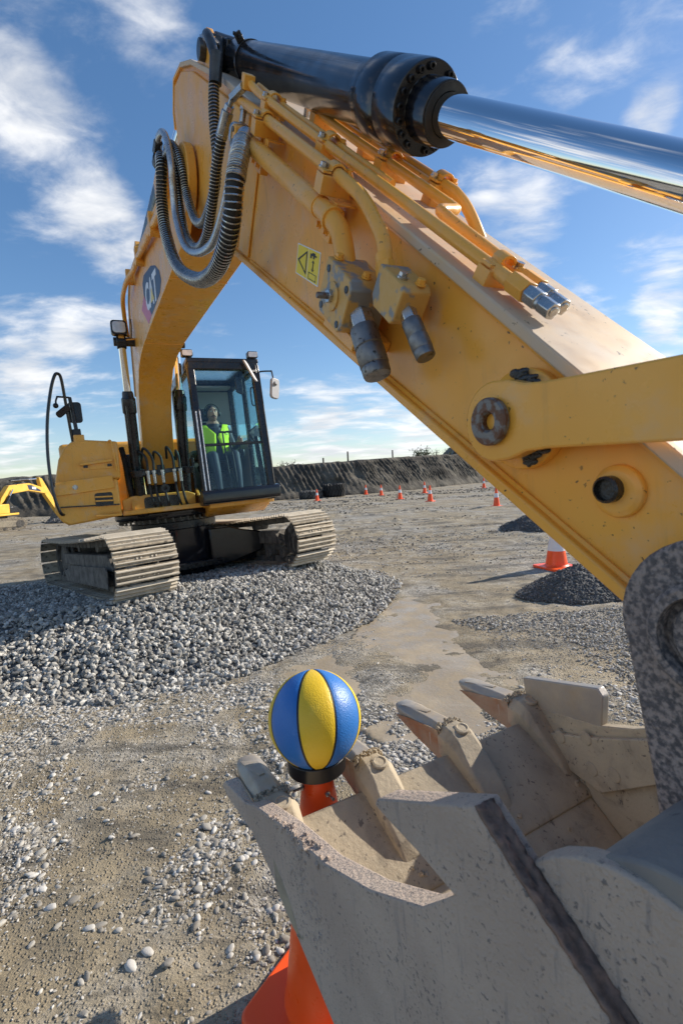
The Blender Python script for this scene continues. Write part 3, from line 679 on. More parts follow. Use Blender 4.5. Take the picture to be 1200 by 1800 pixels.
# ---------------------------------------------------------------- bucket link and rod-end
link_o = MB()
LE = Vector((7.13, 0, .140))
def link_plate(y0, y1):
    d = (LE - LK); d.y = 0; d.normalize(); nrm = Vector((-d.z, 0, d.x)); L = (LE - LK).length; pts = []
    for i in range(15):
        a = math.pi / 2 + math.pi * i / 14; pts.append((.063 * math.cos(a), .063 * math.sin(a)))
    pts += [(.030, -.060), (.062, -.049), (.10, -.046)]
    pts += [(L - .05, -.044)]
    for i in range(9):
        a = -math.pi / 2 + math.pi * i / 8; pts.append((L + .055 * math.cos(a), .055 * math.sin(a)))
    pts += [(L - .05, .046), (.10, .047), (.062, .050), (.030, .060)]
    return MB().prism(pts, y0, y1, lambda a, b, c: LK + d * a + nrm * b + Vector((0, c, 0)))
lk = link_plate(-.182, -.150).build('bucket_link', 'yellow', EX, .0035); link_plate(.150, .182).build('bucket_link', 'yellow', EX, .0035)
wsh = MB().lathe([(.0135, 0), (.034, 0), (.0375, .004), (.0375, .011), (.0345, .014), (.017, .014), (.0135, .010)], LK + Vector((0, -.182, 0)), DN, 44, True).build('pin_collar', 'rust', lk)
MB().cyl(LK + Vector((0, -.170, 0)), LK + Vector((0, .19, 0)), .0135, .0135, 20).build('pin_core', 'grease_and_hole_shade', lk)
m = MB()
rr = random.Random(3)
for i in range(60):
    a = R(rr.uniform(285, 325)) if i % 2 else R(rr.uniform(48, 85)); q = LK + Vector((.071 * math.cos(a) * rr.uniform(.8, 1.1) + .012, -.148, .071 * math.sin(a) * rr.uniform(.88, 1.06)))
    m.ball(q, (rr.uniform(.004, .014), .004, rr.uniform(.003, .007)), 8, 6)
m.build('grease_smear', 'grease_and_hole_shade', lk)['kind'] = 'stuff'
MB().cyl(LE + Vector((0, -.19, 0)), LE + Vector((0, .19, 0)), .035, .035, 24).build('link_pin', 'dark_metal', EX, .003)
# lower pair of links from the rod end down to the bucket lug
BL2 = Vector((7.08, 0, -.19))
for sy in (-1, 1):
    MB().beam(LE + Vector((0, sy * .105, 0)), BL2 + Vector((0, sy * .105, 0)), .035, .10, (1, 0, 0)).cyl(LE + Vector((0, sy * .09, 0)), LE + Vector((0, sy * .12, 0)), .07, .07, 24).cyl(BL2 + Vector((0, sy * .09, 0)), BL2 + Vector((0, sy * .12, 0)), .065, .065, 24).build('power_link', 'yellow', EX, .004)

# ---------------------------------------------------------------- bucket cylinder
C0, C1 = Vector((5.00, 0, 1.988)), LE
ca = (C1 - C0).normalized(); Lc = (C1 - C0).length
def CX(x): return C0 + ca * ((x - C0.x) / ca.x)
def clen(x): return (x - C0.x) / ca.x
prof = [(r_ * .775, clen(x_)) for r_, x_ in ((0, 5.085), (.080, 5.085), (.092, 5.10), (.092, 6.04), (.094, 6.045), (.0945, 6.075), (.108, 6.09), (.112, 6.095), (.112, 6.165), (.1105, 6.167), (.1105, 6.169), (.1125, 6.171),
        (.1125, 6.238), (.110, 6.25), (.075, 6.252), (.077, 6.295), (.074, 6.31), (.055, 6.312), (.055, 6.28), (0, 6.28))]
bc = MB().lathe(prof, C0, ca, 64).build('bucket_cylinder', 'black_gloss', EX, .0015)
MB().lathe([(.0385, clen(6.2)), (.0385, Lc - .05), (0, Lc - .05)], C0, ca, 64).build('piston_rod', 'chrome', bc)
MB().cyl(LE + Vector((0, -.075, 0)), LE + Vector((0, .075, 0)), .072, .072, 30).build('rod_eye', 'black', bc, .004)
MB().lathe([(.0395, 0), (.0545, 0), (.0545, .004), (.0395, .004)], C0 + ca * clen(6.3105), ca, 40, True).build('wiper_seal', 'rubber', bc)
# socket bolts round the gland
sb = MB().lathe([(.0042, 0), (.0088, 0), (.0090, .012), (.0078, .0135), (.0046, .0135), (.0042, .006)], (0, 0, 0), (0, 0, 1), 16, True).cyl((0, 0, 0), (0, 0, .006), .0045, .0045, 6).mesh('bolt', 'black', 30)
u_ = Vector((0, 1, 0)); v_ = ca.cross(u_)
for i in range(18):
    a = 2 * math.pi * (i + .3) / 18
    if i in (4, 13): continue
    link('bolt', sb, bc, axis_m(C0 + ca * clen(6.250) + (u_ * math.cos(a) + v_ * math.sin(a)) * .0735, ca) @ Matrix.Scale(.80, 4))
MB().lathe([(.0705, 0), (.0745, 0), (.0745, .020), (.0705, .020)], C0 + ca * clen(5.22), ca, 48, True).build('clamp_band', 'black', bc, .001)
e = C0 + ca * clen(5.215); up_ = -v_ if v_.z < 0 else v_
sidev = (up_ * .75 - u_ * .65).normalized()
MB().beam(e + sidev * .07, e + sidev * .104, .026, .02, ca).beam(e + sidev * .09 - ca * .015, e + sidev * .09 + ca * .03, .010, .010).cyl(e + sidev * .096 - u_ * .018, e + sidev * .096 + u_ * .018, .006, .006, 8).build('clamp_lug', 'black', bc, .001)
MB().cyl(C0 + Vector((0, -.085, 0)), C0 + Vector((0, .085, 0)), .072, .072, 32).beam(C0, C0 + ca * .12, .12, .12).build('base_eye', 'black', bc, .006)
MB().box(C0 + ca * .075 + Vector((0, -.088, .02)), (.06, .04, .075)).build('port_block', 'dark_metal', bc, .004)
# lugs that hold the cylinder on top of the stick
for sy in (-1, 1):
    q = [(-.48, -.045), (-.10, -.02), (-.20, .05), (-.25, .10), (-.31, .118), (-.37, .10), (-.42, .045)]
    MB().prism(q, sy * .094, sy * .122, SF).build('cylinder_lug', 'yellow', stick, .004)
MB().cyl(C0 + Vector((0, -.15, 0)), C0 + Vector((0, .15, 0)), .038, .038, 24).build('base_pin', 'dark_metal', bc, .003)
bz = hexbolt(.011, .012, 'steel'); link('bolt', bz, bc, axis_m(C0 + Vector((.0, -.125, .05)), DN)); link('bolt', bz, bc, axis_m(C0 + Vector((.03, -.125, .03)), DN))
# ground-off nut standing on the top plate under the barrel
MB().cyl(S(.50, .012, .055), S(.50, .075, .055), .012, .012, 10).build('breather', 'steel', stick)

# ---------------------------------------------------------------- pipes on the stick
def pipe(pts, r, name='hydraulic_pipe', mat='yellow', k=6, n=14): return MB().tube(cr(pts, k), r, n).build(name, mat, EX)
p1 = pipe([S(.585, -.074, -.19), S(.87, -.065, -.19), S(1.285, -.054, -.19), S(1.36, -.054, -.19), S(1.425, -.061, -.191), S(1.474, -.085, -.194), S(1.525, -.118, -.20)], .0235)
MB().tube(cr([S(.63, -.073, -.19), S(.87, -.065, -.19), S(1.30, -.054, -.19)], 8), .0262, 16).tube(cr([S(1.372, -.0545, -.19), S(1.382, -.055, -.19)]), .029, 16).build('pipe_sleeve', 'yellow', p1, .001)
p2 = pipe([S(.43, .004, -.168), S(.60, .008, -.17), S(.82, .013, -.17), S(1.20, .019, -.17), S(1.40, .020, -.17), S(1.47, .015, -.172), S(1.53, .004, -.176), S(1.60, -.016, -.18), S(1.655, -.058, -.185), S(1.668, -.075, -.186)], .0150)
p3 = pipe([S(.545, .060, -.165), S(.64, .052, -.158), S(.88, .045, -.142), S(1.24, .042, -.125), S(1.57, .040, -.110), S(1.88, .038, -.100), S(1.95, .038, -.098)], .0120)
pipe([S(.50, .058, -.125), S(.75, .05, -.112), S(1.24, .048, -.094), S(1.42, .046, -.086)], .0085)
p4 = pipe([S(.60, .058, .005), S(.94, .05, .012), S(1.26, .048, .018), S(1.50, .046, .022), S(1.535, .046, .012), S(1.555, .046, -.030), S(1.58, .045, -.045), S(1.70, .042, -.050), S(1.93, .040, -.056)], .0120)
p5 = pipe([S(.60, .066, .062), S(1.0, .062, .068), S(1.38, .060, .074), S(1.45, .056, .078), S(1.51, .035, .086), S(1.57, -.012, .112), S(1.62, -.05, .128)], .0130)
pipe([S(.62, .060, .040), S(1.0, .056, .046), S(1.36, .054, .052)], .0090)
# fittings with hexagon caps at the pipe ends
def hexcap(p, d, s, parent):
    d = Vector(d).normalized(); q = Vector(p)
    MB().cyl(q, q + d * .030 * s, .0165 * s, .0165 * s, 6).build('cap_nut', 'chrome_worn', parent, .0012)
    MB().cyl(q + d * .030 * s, q + d * .037 * s, .0130 * s, .0130 * s, 18).build('cap_collar', 'steel', parent)
    MB().cyl(q + d * .037 * s, q + d * .066 * s, .0148 * s, .0148 * s, 6).cyl(q + d * .066 * s, q + d * .069 * s, .009 * s, .008 * s, 14).build('cap_end', 'chrome_worn', parent, .0012)
M['chrome_worn'] = surface('worn_zinc', (.60, .60, .58), (.48, .46, .43), .20, .9, .5, 40, dust=((.36, .27, .15), 30, .58, .72, .8))
for pp, y0, s0 in ((p3, -.098, 1.95), (p4, -.056, 1.93)):
    MB().cyl(S(s0 - .055, .039, y0), S(s0 - .012, .039, y0), .0185, .0185, 6).build('union_nut', 'yellow', pp, .001)
    hexcap(S(s0 - .012, .039, y0), SS, .95, pp)
# clamp blocks: cap plate, block, two bolts
bolt_y = hexbolt(.0085, .010, 'yellow'); bolt_z = hexbolt(.0085, .010, 'steel')
def clamp(s, n, y, w_, h, parent, along=.042, bolts=(-1, 1), bm=None):
    """clamp standing on the plate below: rectangular block under the pipe, curved cap, two bolts"""
    MB().prism([(-w_ / 2, -h), (w_ / 2, -h), (w_ / 2, -h * .45), (w_ / 2 - .006, -h * .45), (w_ / 2 - .006, -.002), (-w_ / 2, -.002)], s - along / 2, s + along / 2, lambda a, b, d: S(d, n + b, y + a)).build('clamp_block', 'yellow', parent, .0012)
    r_ = .0165; arc = [(-w_ / 2, .001), (-.0185, .001)] + [(-r_ * 1.1 * math.cos(R(20 * i)), .001 + r_ * 1.12 * math.sin(R(20 * i))) for i in range(1, 9)] + [(.0185, .001), (w_ / 2, .001)]
    arc2 = [(a, b + .0055) if abs(a) > .0165 else (a * 1.28, .001 + (b - .001) * 1.3) for a, b in arc]
    MB().prism(arc + arc2[::-1], s - along / 2 + .004, s + along / 2 - .004, lambda a, b, d: S(d, n + b, y + a)).build('clamp_cap', 'yellow', parent, .0008)
    for i, k in enumerate(bolts):
        link('bolt', bm or (bolt_z if (i + int(s * 10)) % 2 else bolt_y), parent, axis_m(S(s + k * .012, n + .007, y + k * (w_ / 2 - .011)), SN))
clamp(.755, .010, -.170, .078, .042, p2); clamp(1.30, .018, -.170, .078, .042, p2)
for s0 in (.80, 1.34):      # angle brackets that carry the flank clamps
    MB().box(S(s0, -.03, -.150), (.03, .05, .004), Matrix((SS, (0, 1, 0), SN)).transposed()).box(S(s0, -.055, -.175), (.03, .004, .055), Matrix((SS, (0, 1, 0), SN)).transposed()).build('clamp_bracket', 'yellow', p2, .001)
clamp(.70, .050, -.135, .070, .040, p3); clamp(1.12, .046, -.113, .070, .034, p3); clamp(1.84, .040, -.082, .075, .03, p3, .035, (1,), bolt_z)
clamp(.72, .056, .028, .085, .045, p4); clamp(1.19, .052, .034, .085, .042, p4)
clamp(.98, .062, .075, .065, .05, p5); clamp(1.37, .060, .080, .065, .05, p5)
# flank brackets under the big pipe, each with two side bolts
for s0, n0 in ((.665, -.118), (1.27, -.105)):
    MB().box(S(s0, n0 - .0, -.140), (.075, .028, .050), Matrix((SS, (0, 1, 0), SN)).transposed()).box(S(s0 + .02, n0 + .035, -.150), (.03, .05, .035), Matrix((SS, (0, 1, 0), SN)).transposed()).build('pipe_bracket', 'yellow', p1, .002)
    for k in (-1, 1): link('bolt', bolt_y, p1, axis_m(S(s0 + k * .024 - .012, n0 - .004, -.155), DN))
# four-bolt flange where the big hose meets the big pipe
FL = S(.585, -.074, -.19)
MB().box(FL + SS * .005, (.035, .062, .060), Matrix((SS, (0, 1, 0), SN)).transposed()).build('hose_flange', 'yellow', p1, .005)
MB().prism(roundrect(.070, .066, .02, 4), -.035, -.014, lambda a, b, d: FL + SS * d + Vector((0, a, 0)) + SN * b).build('flange_half', 'steel', p1, .002)
hol = MB().cyl((0, 0, 0), (0, 0, .003), .0075, .0075, 14).mesh('bolt_hole', 'grease_and_hole_shade', 30)  # black disc painted for the shade inside a hole
for k in (-1, 1): link('bolt_hole', hol, p1, axis_m(FL + SS * .004 + SN * (.017 * k) + Vector((0, -.0305, 0)), DN))
# small elbow block for the thin pipe
EB = S(.53, .062, -.170)
MB().box(EB, (.036, .036, .040), Matrix((SS, (0, 1, 0), SN)).transposed()).build('elbow_block', 'yellow', p3, .003)

# ---------------------------------------------------------------- shut-off valves with quick couplers
def SB(c, d, name, mat, parent, bevel=.002):
    return MB().box(S(*c), d, Matrix((SS, (0, 1, 0), SN)).transposed()).build(name, mat, parent, bevel)
M['worn_yellow'] = surface('worn_yellow_over_grey', (.62, .36, .10), (.25, .25, .24), .5, .2, .5, 20, (.50, .58), bump=.1, bscale=120)
v1 = MB().prism([(1.505, -.090), (1.625, -.090), (1.640, -.105), (1.640, -.185), (1.625, -.205), (1.520, -.205), (1.500, -.185)], -.245, -.150, SF).build('shutoff_valve', 'worn_yellow', EX, .003)
MB().lathe([(.0, 0), (.030, 0), (.030, .004), (.024, .006), (0, .006)], S(1.570, -.150, -.245), DN, 28).build('cap', 'worn_yellow', v1)
MB().cyl(S(1.570, -.150, -.250), S(1.570, -.150, -.259), .015, .015, 6).build('nut', 'steel', v1, .001)
MB().cyl(S(1.570, -.150, -.258), S(1.570, -.150, -.283), .0070, .0065, 12).build('stem', 'rust', v1, .001)
for a, b_ in ((1.523, -.110), (1.622, -.112), (1.617, -.190), (1.524, -.190)):
    MB().cyl(S(a, b_, -.2445), S(a, b_, -.2465), .0078, .0078, 14).build('screw_hole', 'grease_and_hole_shade', v1)  # flat dark disc in place of a shaded hole
link('bolt', bolt_y, v1, axis_m(S(1.52, -.088, -.225), SN)); link('bolt', bolt_y, v1, axis_m(S(1.61, -.088, -.20), SN))
MB().prism([(1.50, -.25), (1.66, -.23), (1.66, -.205), (1.50, -.205)], -.215, -.120, SF).build('valve_bracket', 'yellow', v1, .002)
def coupler(p, d, r, L, parent):
    d = Vector(d).normalized(); q = Vector(p)
    MB().cyl(q - d * .012, q + d * L * .20, r * .92, r * .92, 6).build('coupler_hex', 'steel', parent, .0015)
    MB().lathe([(0, L * .18), (r * .95, L * .18), (r * 1.0, L * .22), (r * 1.0, L * .50), (r * .93, L * .52), (r * .93, L * .545), (r * 1.03, L * .56), (r * 1.03, L * .82), (r * .97, L * .84), (r * 1.0, L * .86), (r * .98, L * .97), (r * .93, L), (r * .55, L), (0, L * .985)], q, d, 28).build('coupler_body', 'coupler', parent)
M['coupler'] = surface('dull_grey_coupler', (.17, .17, .175), (.25, .24, .23), .42, .75, .5, 30, bump=.15, bscale=160, chips=((.05, .045, .04), 70, .6, .05), dust=((.30, .26, .22), 25, .55, .75, .5))
coupler(S(1.640, -.162, -.205), Vector(SS) * 1.0 + SN * -.52 + Vector((0, .05, 0)), .0305, .138, v1)
v2 = MB().prism([(1.672, -.035), (1.760, -.035), (1.772, -.045), (1.772, -.100), (1.762, -.112), (1.690, -.112), (1.672, -.095)], -.215, -.150, SF).build('coupler_block', 'worn_yellow', EX, .003)
link('bolt', bolt_z, v2, axis_m(S(1.735, -.034, -.200), SN)); link('bolt', bolt_y, v2, axis_m(S(1.757, -.034, -.172), SN))
MB().cyl(S(1.640, -.045, -.186), S(1.672, -.072, -.186), .0205, .0205, 6).cyl(S(1.625, -.035, -.1855), S(1.641, -.046, -.1855), .0175, .0175, 18).build('union_nut', 'yellow', v2, .0012)
coupler(S(1.770, -.085, -.186), Vector(SS) * 1.0 + SN * -.40 + Vector((0, .05, 0)), .0190, .100, v2)
SB((1.70, -.10, -.140), (.06, .05, .03), 'block_bracket', 'yellow', v2)
# warning label on the flank
def flat(pts, y, name, mat, parent, th=.0006): return MB().prism(pts, y - th, y, SF).build(name, mat, parent, 0, 0)
stk = flat([(1.034, -.2245), (1.205, -.1875), (1.230, -.272), (1.056, -.3055)], -.1185, 'warning_label', 'decal_white', stick)
def lerp2(u, v):   # label coordinates 0..1
    a, b_, c, d = (Vector(q) for q in ((1.056, -.3055), (1.230, -.272), (1.205, -.1875), (1.034, -.2245)))
    p = a.lerp(b_, u).lerp(d.lerp(c, u), v); return (p.x, p.y)
LB = lambda pts, mat, name, y: flat([lerp2(*q) for q in pts], y, name, mat, stk)
LB([(.03, .04), (.485, .04), (.485, .96), (.03, .96)], 'decal_warn', 'left_field', -.1192)
LB([(.515, .04), (.97, .04), (.97, .96), (.515, .96)], 'decal_warn', 'right_field', -.1192)
LB([(.06, .5), (.46, .14), (.46, .19), (.13, .5)], 'decal_black', 'triangle_edge', -.1199)
LB([(.06, .5), (.13, .5), (.46, .83), (.46, .88)], 'decal_black', 'triangle_edge', -.1199)
LB([(.43, .17), (.465, .14), (.465, .88), (.43, .85)], 'decal_black', 'triangle_edge', -.1199)
LB([(.60, .72), (.66, .72), (.66, .80), (.72, .80), (.72, .73), (.78, .73), (.78, .80), (.86, .80), (.86, .84), (.80, .86), (.80, .90), (.70, .90), (.66, .86), (.60, .86)], 'decal_black', 'figure', -.1199)
LB([(.725, .40), (.755, .40), (.755, .62), (.80, .60), (.74, .69), (.68, .60), (.725, .62)], 'decal_black', 'arrow', -.1199)
LB([(.725, .50), (.725, .40), (.68, .42), (.74, .34), (.80, .42), (.755, .40), (.755, .50)], 'decal_black', 'arrow', -.1203)
for q in ([(.58, .08), (.90, .08), (.90, .10), (.58, .10)], [(.58, .27), (.90, .27), (.90, .29), (.58, .29)], [(.58, .10), (.595, .10), (.595, .27), (.58, .27)], [(.885, .10), (.90, .10), (.90, .27), (.885, .27)]): LB(q, 'decal_black', 'box_edge', -.1199)

# ---------------------------------------------------------------- hoses at the elbow of the arm
def hose(pts, r, coil=True, mat='rubber', pitch=.0125, k=10, name='hydraulic_hose', wr=.0022):
    path = cr(pts, k); h = MB().tube(path, r, 12).build(name, mat, EX)
    if coil: MB().coil(path, r + wr * .8, wr, pitch).build('spring_guard', 'steel', h)
    return h
UP = lambda *q: [Vector(p) for p in q]
hA = hose(UP((5.28, -.165, 1.70), (5.262, -.18, 1.63), (5.25, -.19, 1.51), (5.235, -.19, 1.40), (5.165, -.19, 1.325), (5.03, -.19, 1.30), (4.90, -.19, 1.315), (4.76, -.19, 1.40), (4.67, -.195, 1.56), (4.66, -.20, 1.68), (4.62, -.21, 1.80), (4.50, -.22, 1.90), (4.36, -.22, 1.90)), .0175)
MB().tube(cr([Vector((5.12, -.105, 1.915)), Vector((5.15, -.15, 1.91)), Vector((5.215, -.165, 1.86)), Vector((5.262, -.165, 1.76)), Vector((5.28, -.165, 1.70))], 6), .0185, 12).build('elbow_pipe', 'dark_metal', hA)
MB().cyl((5.292, -.165, 1.735), (5.268, -.175, 1.640), .0240, .0240, 16).build('ferrule', 'dark_metal', hA, .001)
hB = hose(UP((5.42, -.205, 1.385), (5.395, -.215, 1.35), (5.30, -.22, 1.295), (5.21, -.22, 1.235), (5.05, -.22, 1.18), (4.86, -.22, 1.22), (4.66, -.22, 1.37), (4.60, -.22, 1.54), (4.61, -.225, 1.69), (4.60, -.23, 1.80), (4.48, -.235, 1.86), (4.30, -.235, 1.86)), .0165)
MB().cyl(EB - SN * .012 + Vector((0, -.012, 0)), Vector((5.495, -.19, 1.425)), .0150, .0150, 6).cyl((5.495, -.19, 1.425), (5.47, -.197, 1.410), .009, .009, 12).cyl((5.475, -.196, 1.412), (5.455, -.20, 1.402), .0165, .0165, 6).build('swivel_nut', 'steel', hB, .001)
MB().cyl((5.457, -.20, 1.403), (5.395, -.214, 1.355), .0205, .0205, 16).build('ferrule', 'steel', hB, .001)
hC = hose(UP((4.40, -.255, 1.96), (4.45, -.255, 1.965), (4.54, -.25, 1.93), (4.63, -.25, 1.82), (4.655, -.25, 1.70), (4.625, -.25, 1.60), (4.62, -.25, 1.47), (4.74, -.25, 1.285), (4.97, -.25, 1.145), (5.24, -.25, 1.055), (5.42, -.25, 1.06), (5.52, -.24, 1.12), (5.57, -.23, 1.19)), .0165, False, 'hose_silver')
hD = hose(UP((5.655, -.232, 1.155), (5.685, -.262, 1.075), (5.675, -.278, 1.01), (5.63, -.28, .95), (5.52, -.28, .905), (5.33, -.28, .905), (5.05, -.28, .995), (4.68, -.28, 1.205), (4.47, -.28, 1.45), (4.42, -.275, 1.64), (4.46, -.265, 1.78), (4.42, -.25, 1.88), (4.32, -.24, 1.92)), .0260, True, 'rubber', .0165, 10, 'large_hydraulic_hose', .0028)
MB().tube([Vector((5.632, -.205, 1.205)), Vector((5.655, -.232, 1.155)), Vector((5.685, -.262, 1.075)), Vector((5.683, -.272, 1.035))], .0285, 18).coil([Vector((5.645, -.22, 1.18)), Vector((5.655, -.232, 1.155)), Vector((5.685, -.262, 1.075)), Vector((5.683, -.272, 1.035))], .0290, .0018, .0065).build('ferrule', 'steel', hD)
MB().tube([S(.548, -.074, -.19), S(.556, -.10, -.197), Vector((5.632, -.205, 1.205))], .024, 14).build('hose_elbow', 'steel', hD)
# the small plumbing tee between the hoses and the flange
MB().cyl(S(.50, .012, -.165), S(.535, -.045, -.18), .010, .010, 10).cyl(S(.505, .004, -.167), S(.515, -.015, -.172), .0145, .0145, 6).build('swivel_nut', 'steel', hC, .001)

# ---------------------------------------------------------------- boom
bprof = [(.02, .30), (.30, .26), (.42, .62), (.60, 1.10), (.86, 1.42), (1.20, 1.585), (1.60, 1.64), (2.04, 1.640), (2.90, 1.585), (3.86, 1.520), (4.36, 1.485), (4.50, 1.54)]
nose = [(4.55 + .165 * math.cos(R(a)), 1.70 + .165 * math.sin(R(a))) for a in range(-70, 111, 20)]
btop = [(4.30, 1.90), (3.60, 2.03), (2.43, 2.29), (1.60, 2.47), (1.25, 2.50), (.90, 2.42), (.55, 2.10), (.20, 1.45), (-.05, .75), (-.10, .42)]
boom = MB().prism(bprof[:10] + [(4.02, 1.52), (4.10, 1.62), (4.12, 1.74), (4.08, 1.86), (3.98, 1.945)] + btop[1:], -.172, .172).build('boom', 'yellow', EX, .006)
for sy in (-1, 1):      # cheek plates of the fork that holds the stick
    MB().prism([(3.70, 1.53), (4.36, 1.485), (4.50, 1.54)] + nose + [(4.30, 1.90), (3.80, 1.985)], sy * .142, sy * .186).build('fork_cheek', 'yellow', boom, .005)
def bplate(pts, th, name, mat):
    q = [Vector(p) for p in pts]; o_ = []
    for i, p in enumerate(q):
        t = (q[min(i + 1, len(q) - 1)] - q[max(i - 1, 0)]).normalized(); o_.append((p.x - t.y * th, p.y + t.x * th))
    return MB().prism([tuple(p) for p in q] + o_[::-1], -.188, .188).build(name, mat, boom, .004)
bplate(bprof[2:11], -.020, 'belly_plate', 'yellow'); bplate([(4.28, 1.905)] + btop[1:8], -.020, 'top_plate', 'yellow_dust')
for xq, zq in ((2.03, 1.640), (3.86, 1.520)):      # welded butt seams across the belly
    MB().tube([(xq, -.186, zq - .021), (xq, .186, zq - .021)], .006, 6).build('weld_seam', 'yellow', boom)
# maker's plate on the right flank of the boom, dark blue with white lettering and a red streak
def BD(pts, y, name, mat, parent): return MB().prism(pts, y - .0006, y).build(name, mat, parent, 0, 0)
ldc = [(2.72, 1.655), (3.32, 1.615), (3.44, 1.66), (3.40, 1.74), (3.24, 1.845), (3.0, 1.945), (2.50, 2.075), (2.36, 2.06), (2.34, 1.96)]
lg = BD(ldc, -.173, 'maker_plate', 'decal_blue', boom)
BD([(2.45, 1.67), (2.715, 1.658), (2.335, 1.955), (2.05, 1.93)], -.173, 'red_streak', 'decal_red', boom)
def text_mesh(s_, name, mat, parent, mtx, size=1.0, shear=0, ext=.0005):
    cu = bpy.data.curves.new(name, 'FONT'); cu.body = s_; cu.size = size; cu.extrude = ext; cu.shear = shear; cu.offset = size * .035
    to = bpy.data.objects.new(name, cu); col.objects.link(to); dg = bpy.context.evaluated_depsgraph_get()
    me = bpy.data.meshes.new_from_object(to.evaluated_get(dg)); bpy.data.objects.remove(to)
    me.materials.clear(); me.materials.append(M[mat]); me.name = name
    return link(name, me, parent, mtx)
dx = Vector((.979, 0, -.205)); dz = Vector((.205, 0, .979))
def dm(x, z, y): return Matrix(((dx.x, dz.x, 0, x), (0, 0, -1, y), (dx.z, dz.z, 0, z), (0, 0, 0, 1)))
text_mesh('CAT', 'lettering', 'decal_white', lg, dm(2.44, 1.785, -.1745) @ Matrix.Diagonal((1.55, 1.15, 1, 1)), .25)
BD([(2.76, 1.735), (3.00, 1.69), (2.89, 1.82)], -.1752, 'triangle', 'decal_yellow', lg)
# pipes, brackets and lamp up the right flank of the boom
bp_ = pipe([Vector(q) for q in ((4.10, -.21, 1.83), (3.70, -.215, 1.915), (3.1, -.215, 2.06), (2.54, -.215, 2.19), (2.1, -.22, 2.27), (1.7, -.25, 2.33), (1.2, -.26, 2.36), (.95, -.25, 2.25), (.80, -.23, 2.05))], .024, 'boom_pipe')
pipe([Vector(q) for q in ((4.10, -.20, 1.90), (3.70, -.20, 1.985), (3.1, -.20, 2.12), (2.4, -.205, 2.26), (1.8, -.21, 2.36))], .018, 'boom_pipe')
for xq in (3.62, 2.62, 1.62):
    zq = 2.05 - (xq - 3.1) * .235; MB().box((xq, -.205, zq + .02), (.07, .07, .14)).build('pipe_clamp', 'yellow', bp_, .006)
MB().box((4.16, -.215, 1.90), (.16, .07, .11)).cyl((4.28, -.22, 1.90), (4.38, -.22, 1.90), .03, .03, 6).cyl((4.26, -.24, 1.945), (4.36, -.25, 1.955), .026, .026, 6).build('hose_manifold', 'yellow', bp_, .006)
MB().cyl((4.30, -.24, 1.92), (4.355, -.24, 1.92), .042, .042, 14).cyl((4.33, -.255, 1.96), (4.42, -.255, 1.962), .024, .024, 6).build('hose_union', 'dark_metal', bp_, .003)
# work lamp on the boom
wl = MB().prism(roundrect(.17, .16, .035), 1.02, 1.12, lambda a, b, d: (d, -.335 + a, 2.06 + b)).build('work_lamp', 'black', EX, .006)
MB().prism(roundrect(.135, .125, .03), 1.121, 1.127, lambda a, b, d: (d, -.335 + a, 2.06 + b)).build('lamp_lens', 'lens', wl, .003)
MB().box((1.04, -.32, 1.965), (.05, .06, .05)).beam((1.04, -.35, 1.93), (1.06, -.17, 1.95), .03, .012).build('lamp_bracket', 'yellow', wl, .003)
MB().tube(cr([Vector((1.02, -.28, 2.03)), Vector((.98, -.21, 1.98)), Vector((.97, -.19, 2.10)), Vector((1.0, -.19, 2.2))]), .006, 6).build('lamp_cable', 'rubber', wl)
# stick cylinder along the boom's back
MB().cyl((1.55, 0, 2.72), (3.30, 0, 2.52), .085, .085, 28).cyl((3.30, 0, 2.52), (3.36, 0, 2.513), .10, .10, 28).build('stick_cylinder', 'black', EX, .004)
MB().cyl((3.3, 0, 2.52), (4.38, 0, 2.36), .045, .045, 20).build('stick_rod', 'chrome', EX)
MB().prism([(1.30, 2.48), (1.75, 2.44), (1.62, 2.80), (1.50, 2.80)], -.11, .11).build('cylinder_bracket', 'yellow', boom, .006)
# boom cylinders
for sy, xh, zh, yh in ((-1, .86, 1.32, -.315), (1, .66, 1.37, .315)):
    f0 = Vector((.55, sy * .30 - (.04 if sy > 0 else 0), -.06)); h = Vector((xh, yh, zh)); ax = (h - f0).normalized(); tip = h + ax * .62
    bcy = MB().lathe([(0, .06), (.062, .06), (.066, .10), (.066, (h - f0).length - .20), (.080, (h - f0).length - .18), (.080, (h - f0).length - .02), (.066, (h - f0).length), (.062, (h - f0).length + .05), (.052, (h - f0).length + .07), (0, (h - f0).length + .07)], f0, ax, 32).build('boom_cylinder', 'black', EX, .003)
    MB().cyl(h, tip, .042, .042, 24).build('piston_rod', 'chrome', bcy)
    MB().cyl(f0 + Vector((0, -.06, 0)), f0 + Vector((0, .06, 0)), .075, .075, 24).beam(f0, f0 + ax * .12, .10, .10).build('cylinder_foot', 'black', bcy, .005)
    MB().cyl(tip + Vector((0, -.05, 0)), tip + Vector((0, .05, 0)), .075, .075, 24).build('rod_eye', 'black', bcy, .004)
    MB().tube([f0 + ax * .45 + Vector((.075, sy * .03, 0)), f0 + ax * ((h - f0).length - .12) + Vector((.085, sy * .03, 0))], .016, 8).build('cylinder_pipe', 'black', bcy)
MB().cyl((.93, -.40, 1.95), (.93, .40, 1.95), .05, .05, 20).build('cylinder_pin', 'dark_metal', boom, .003)

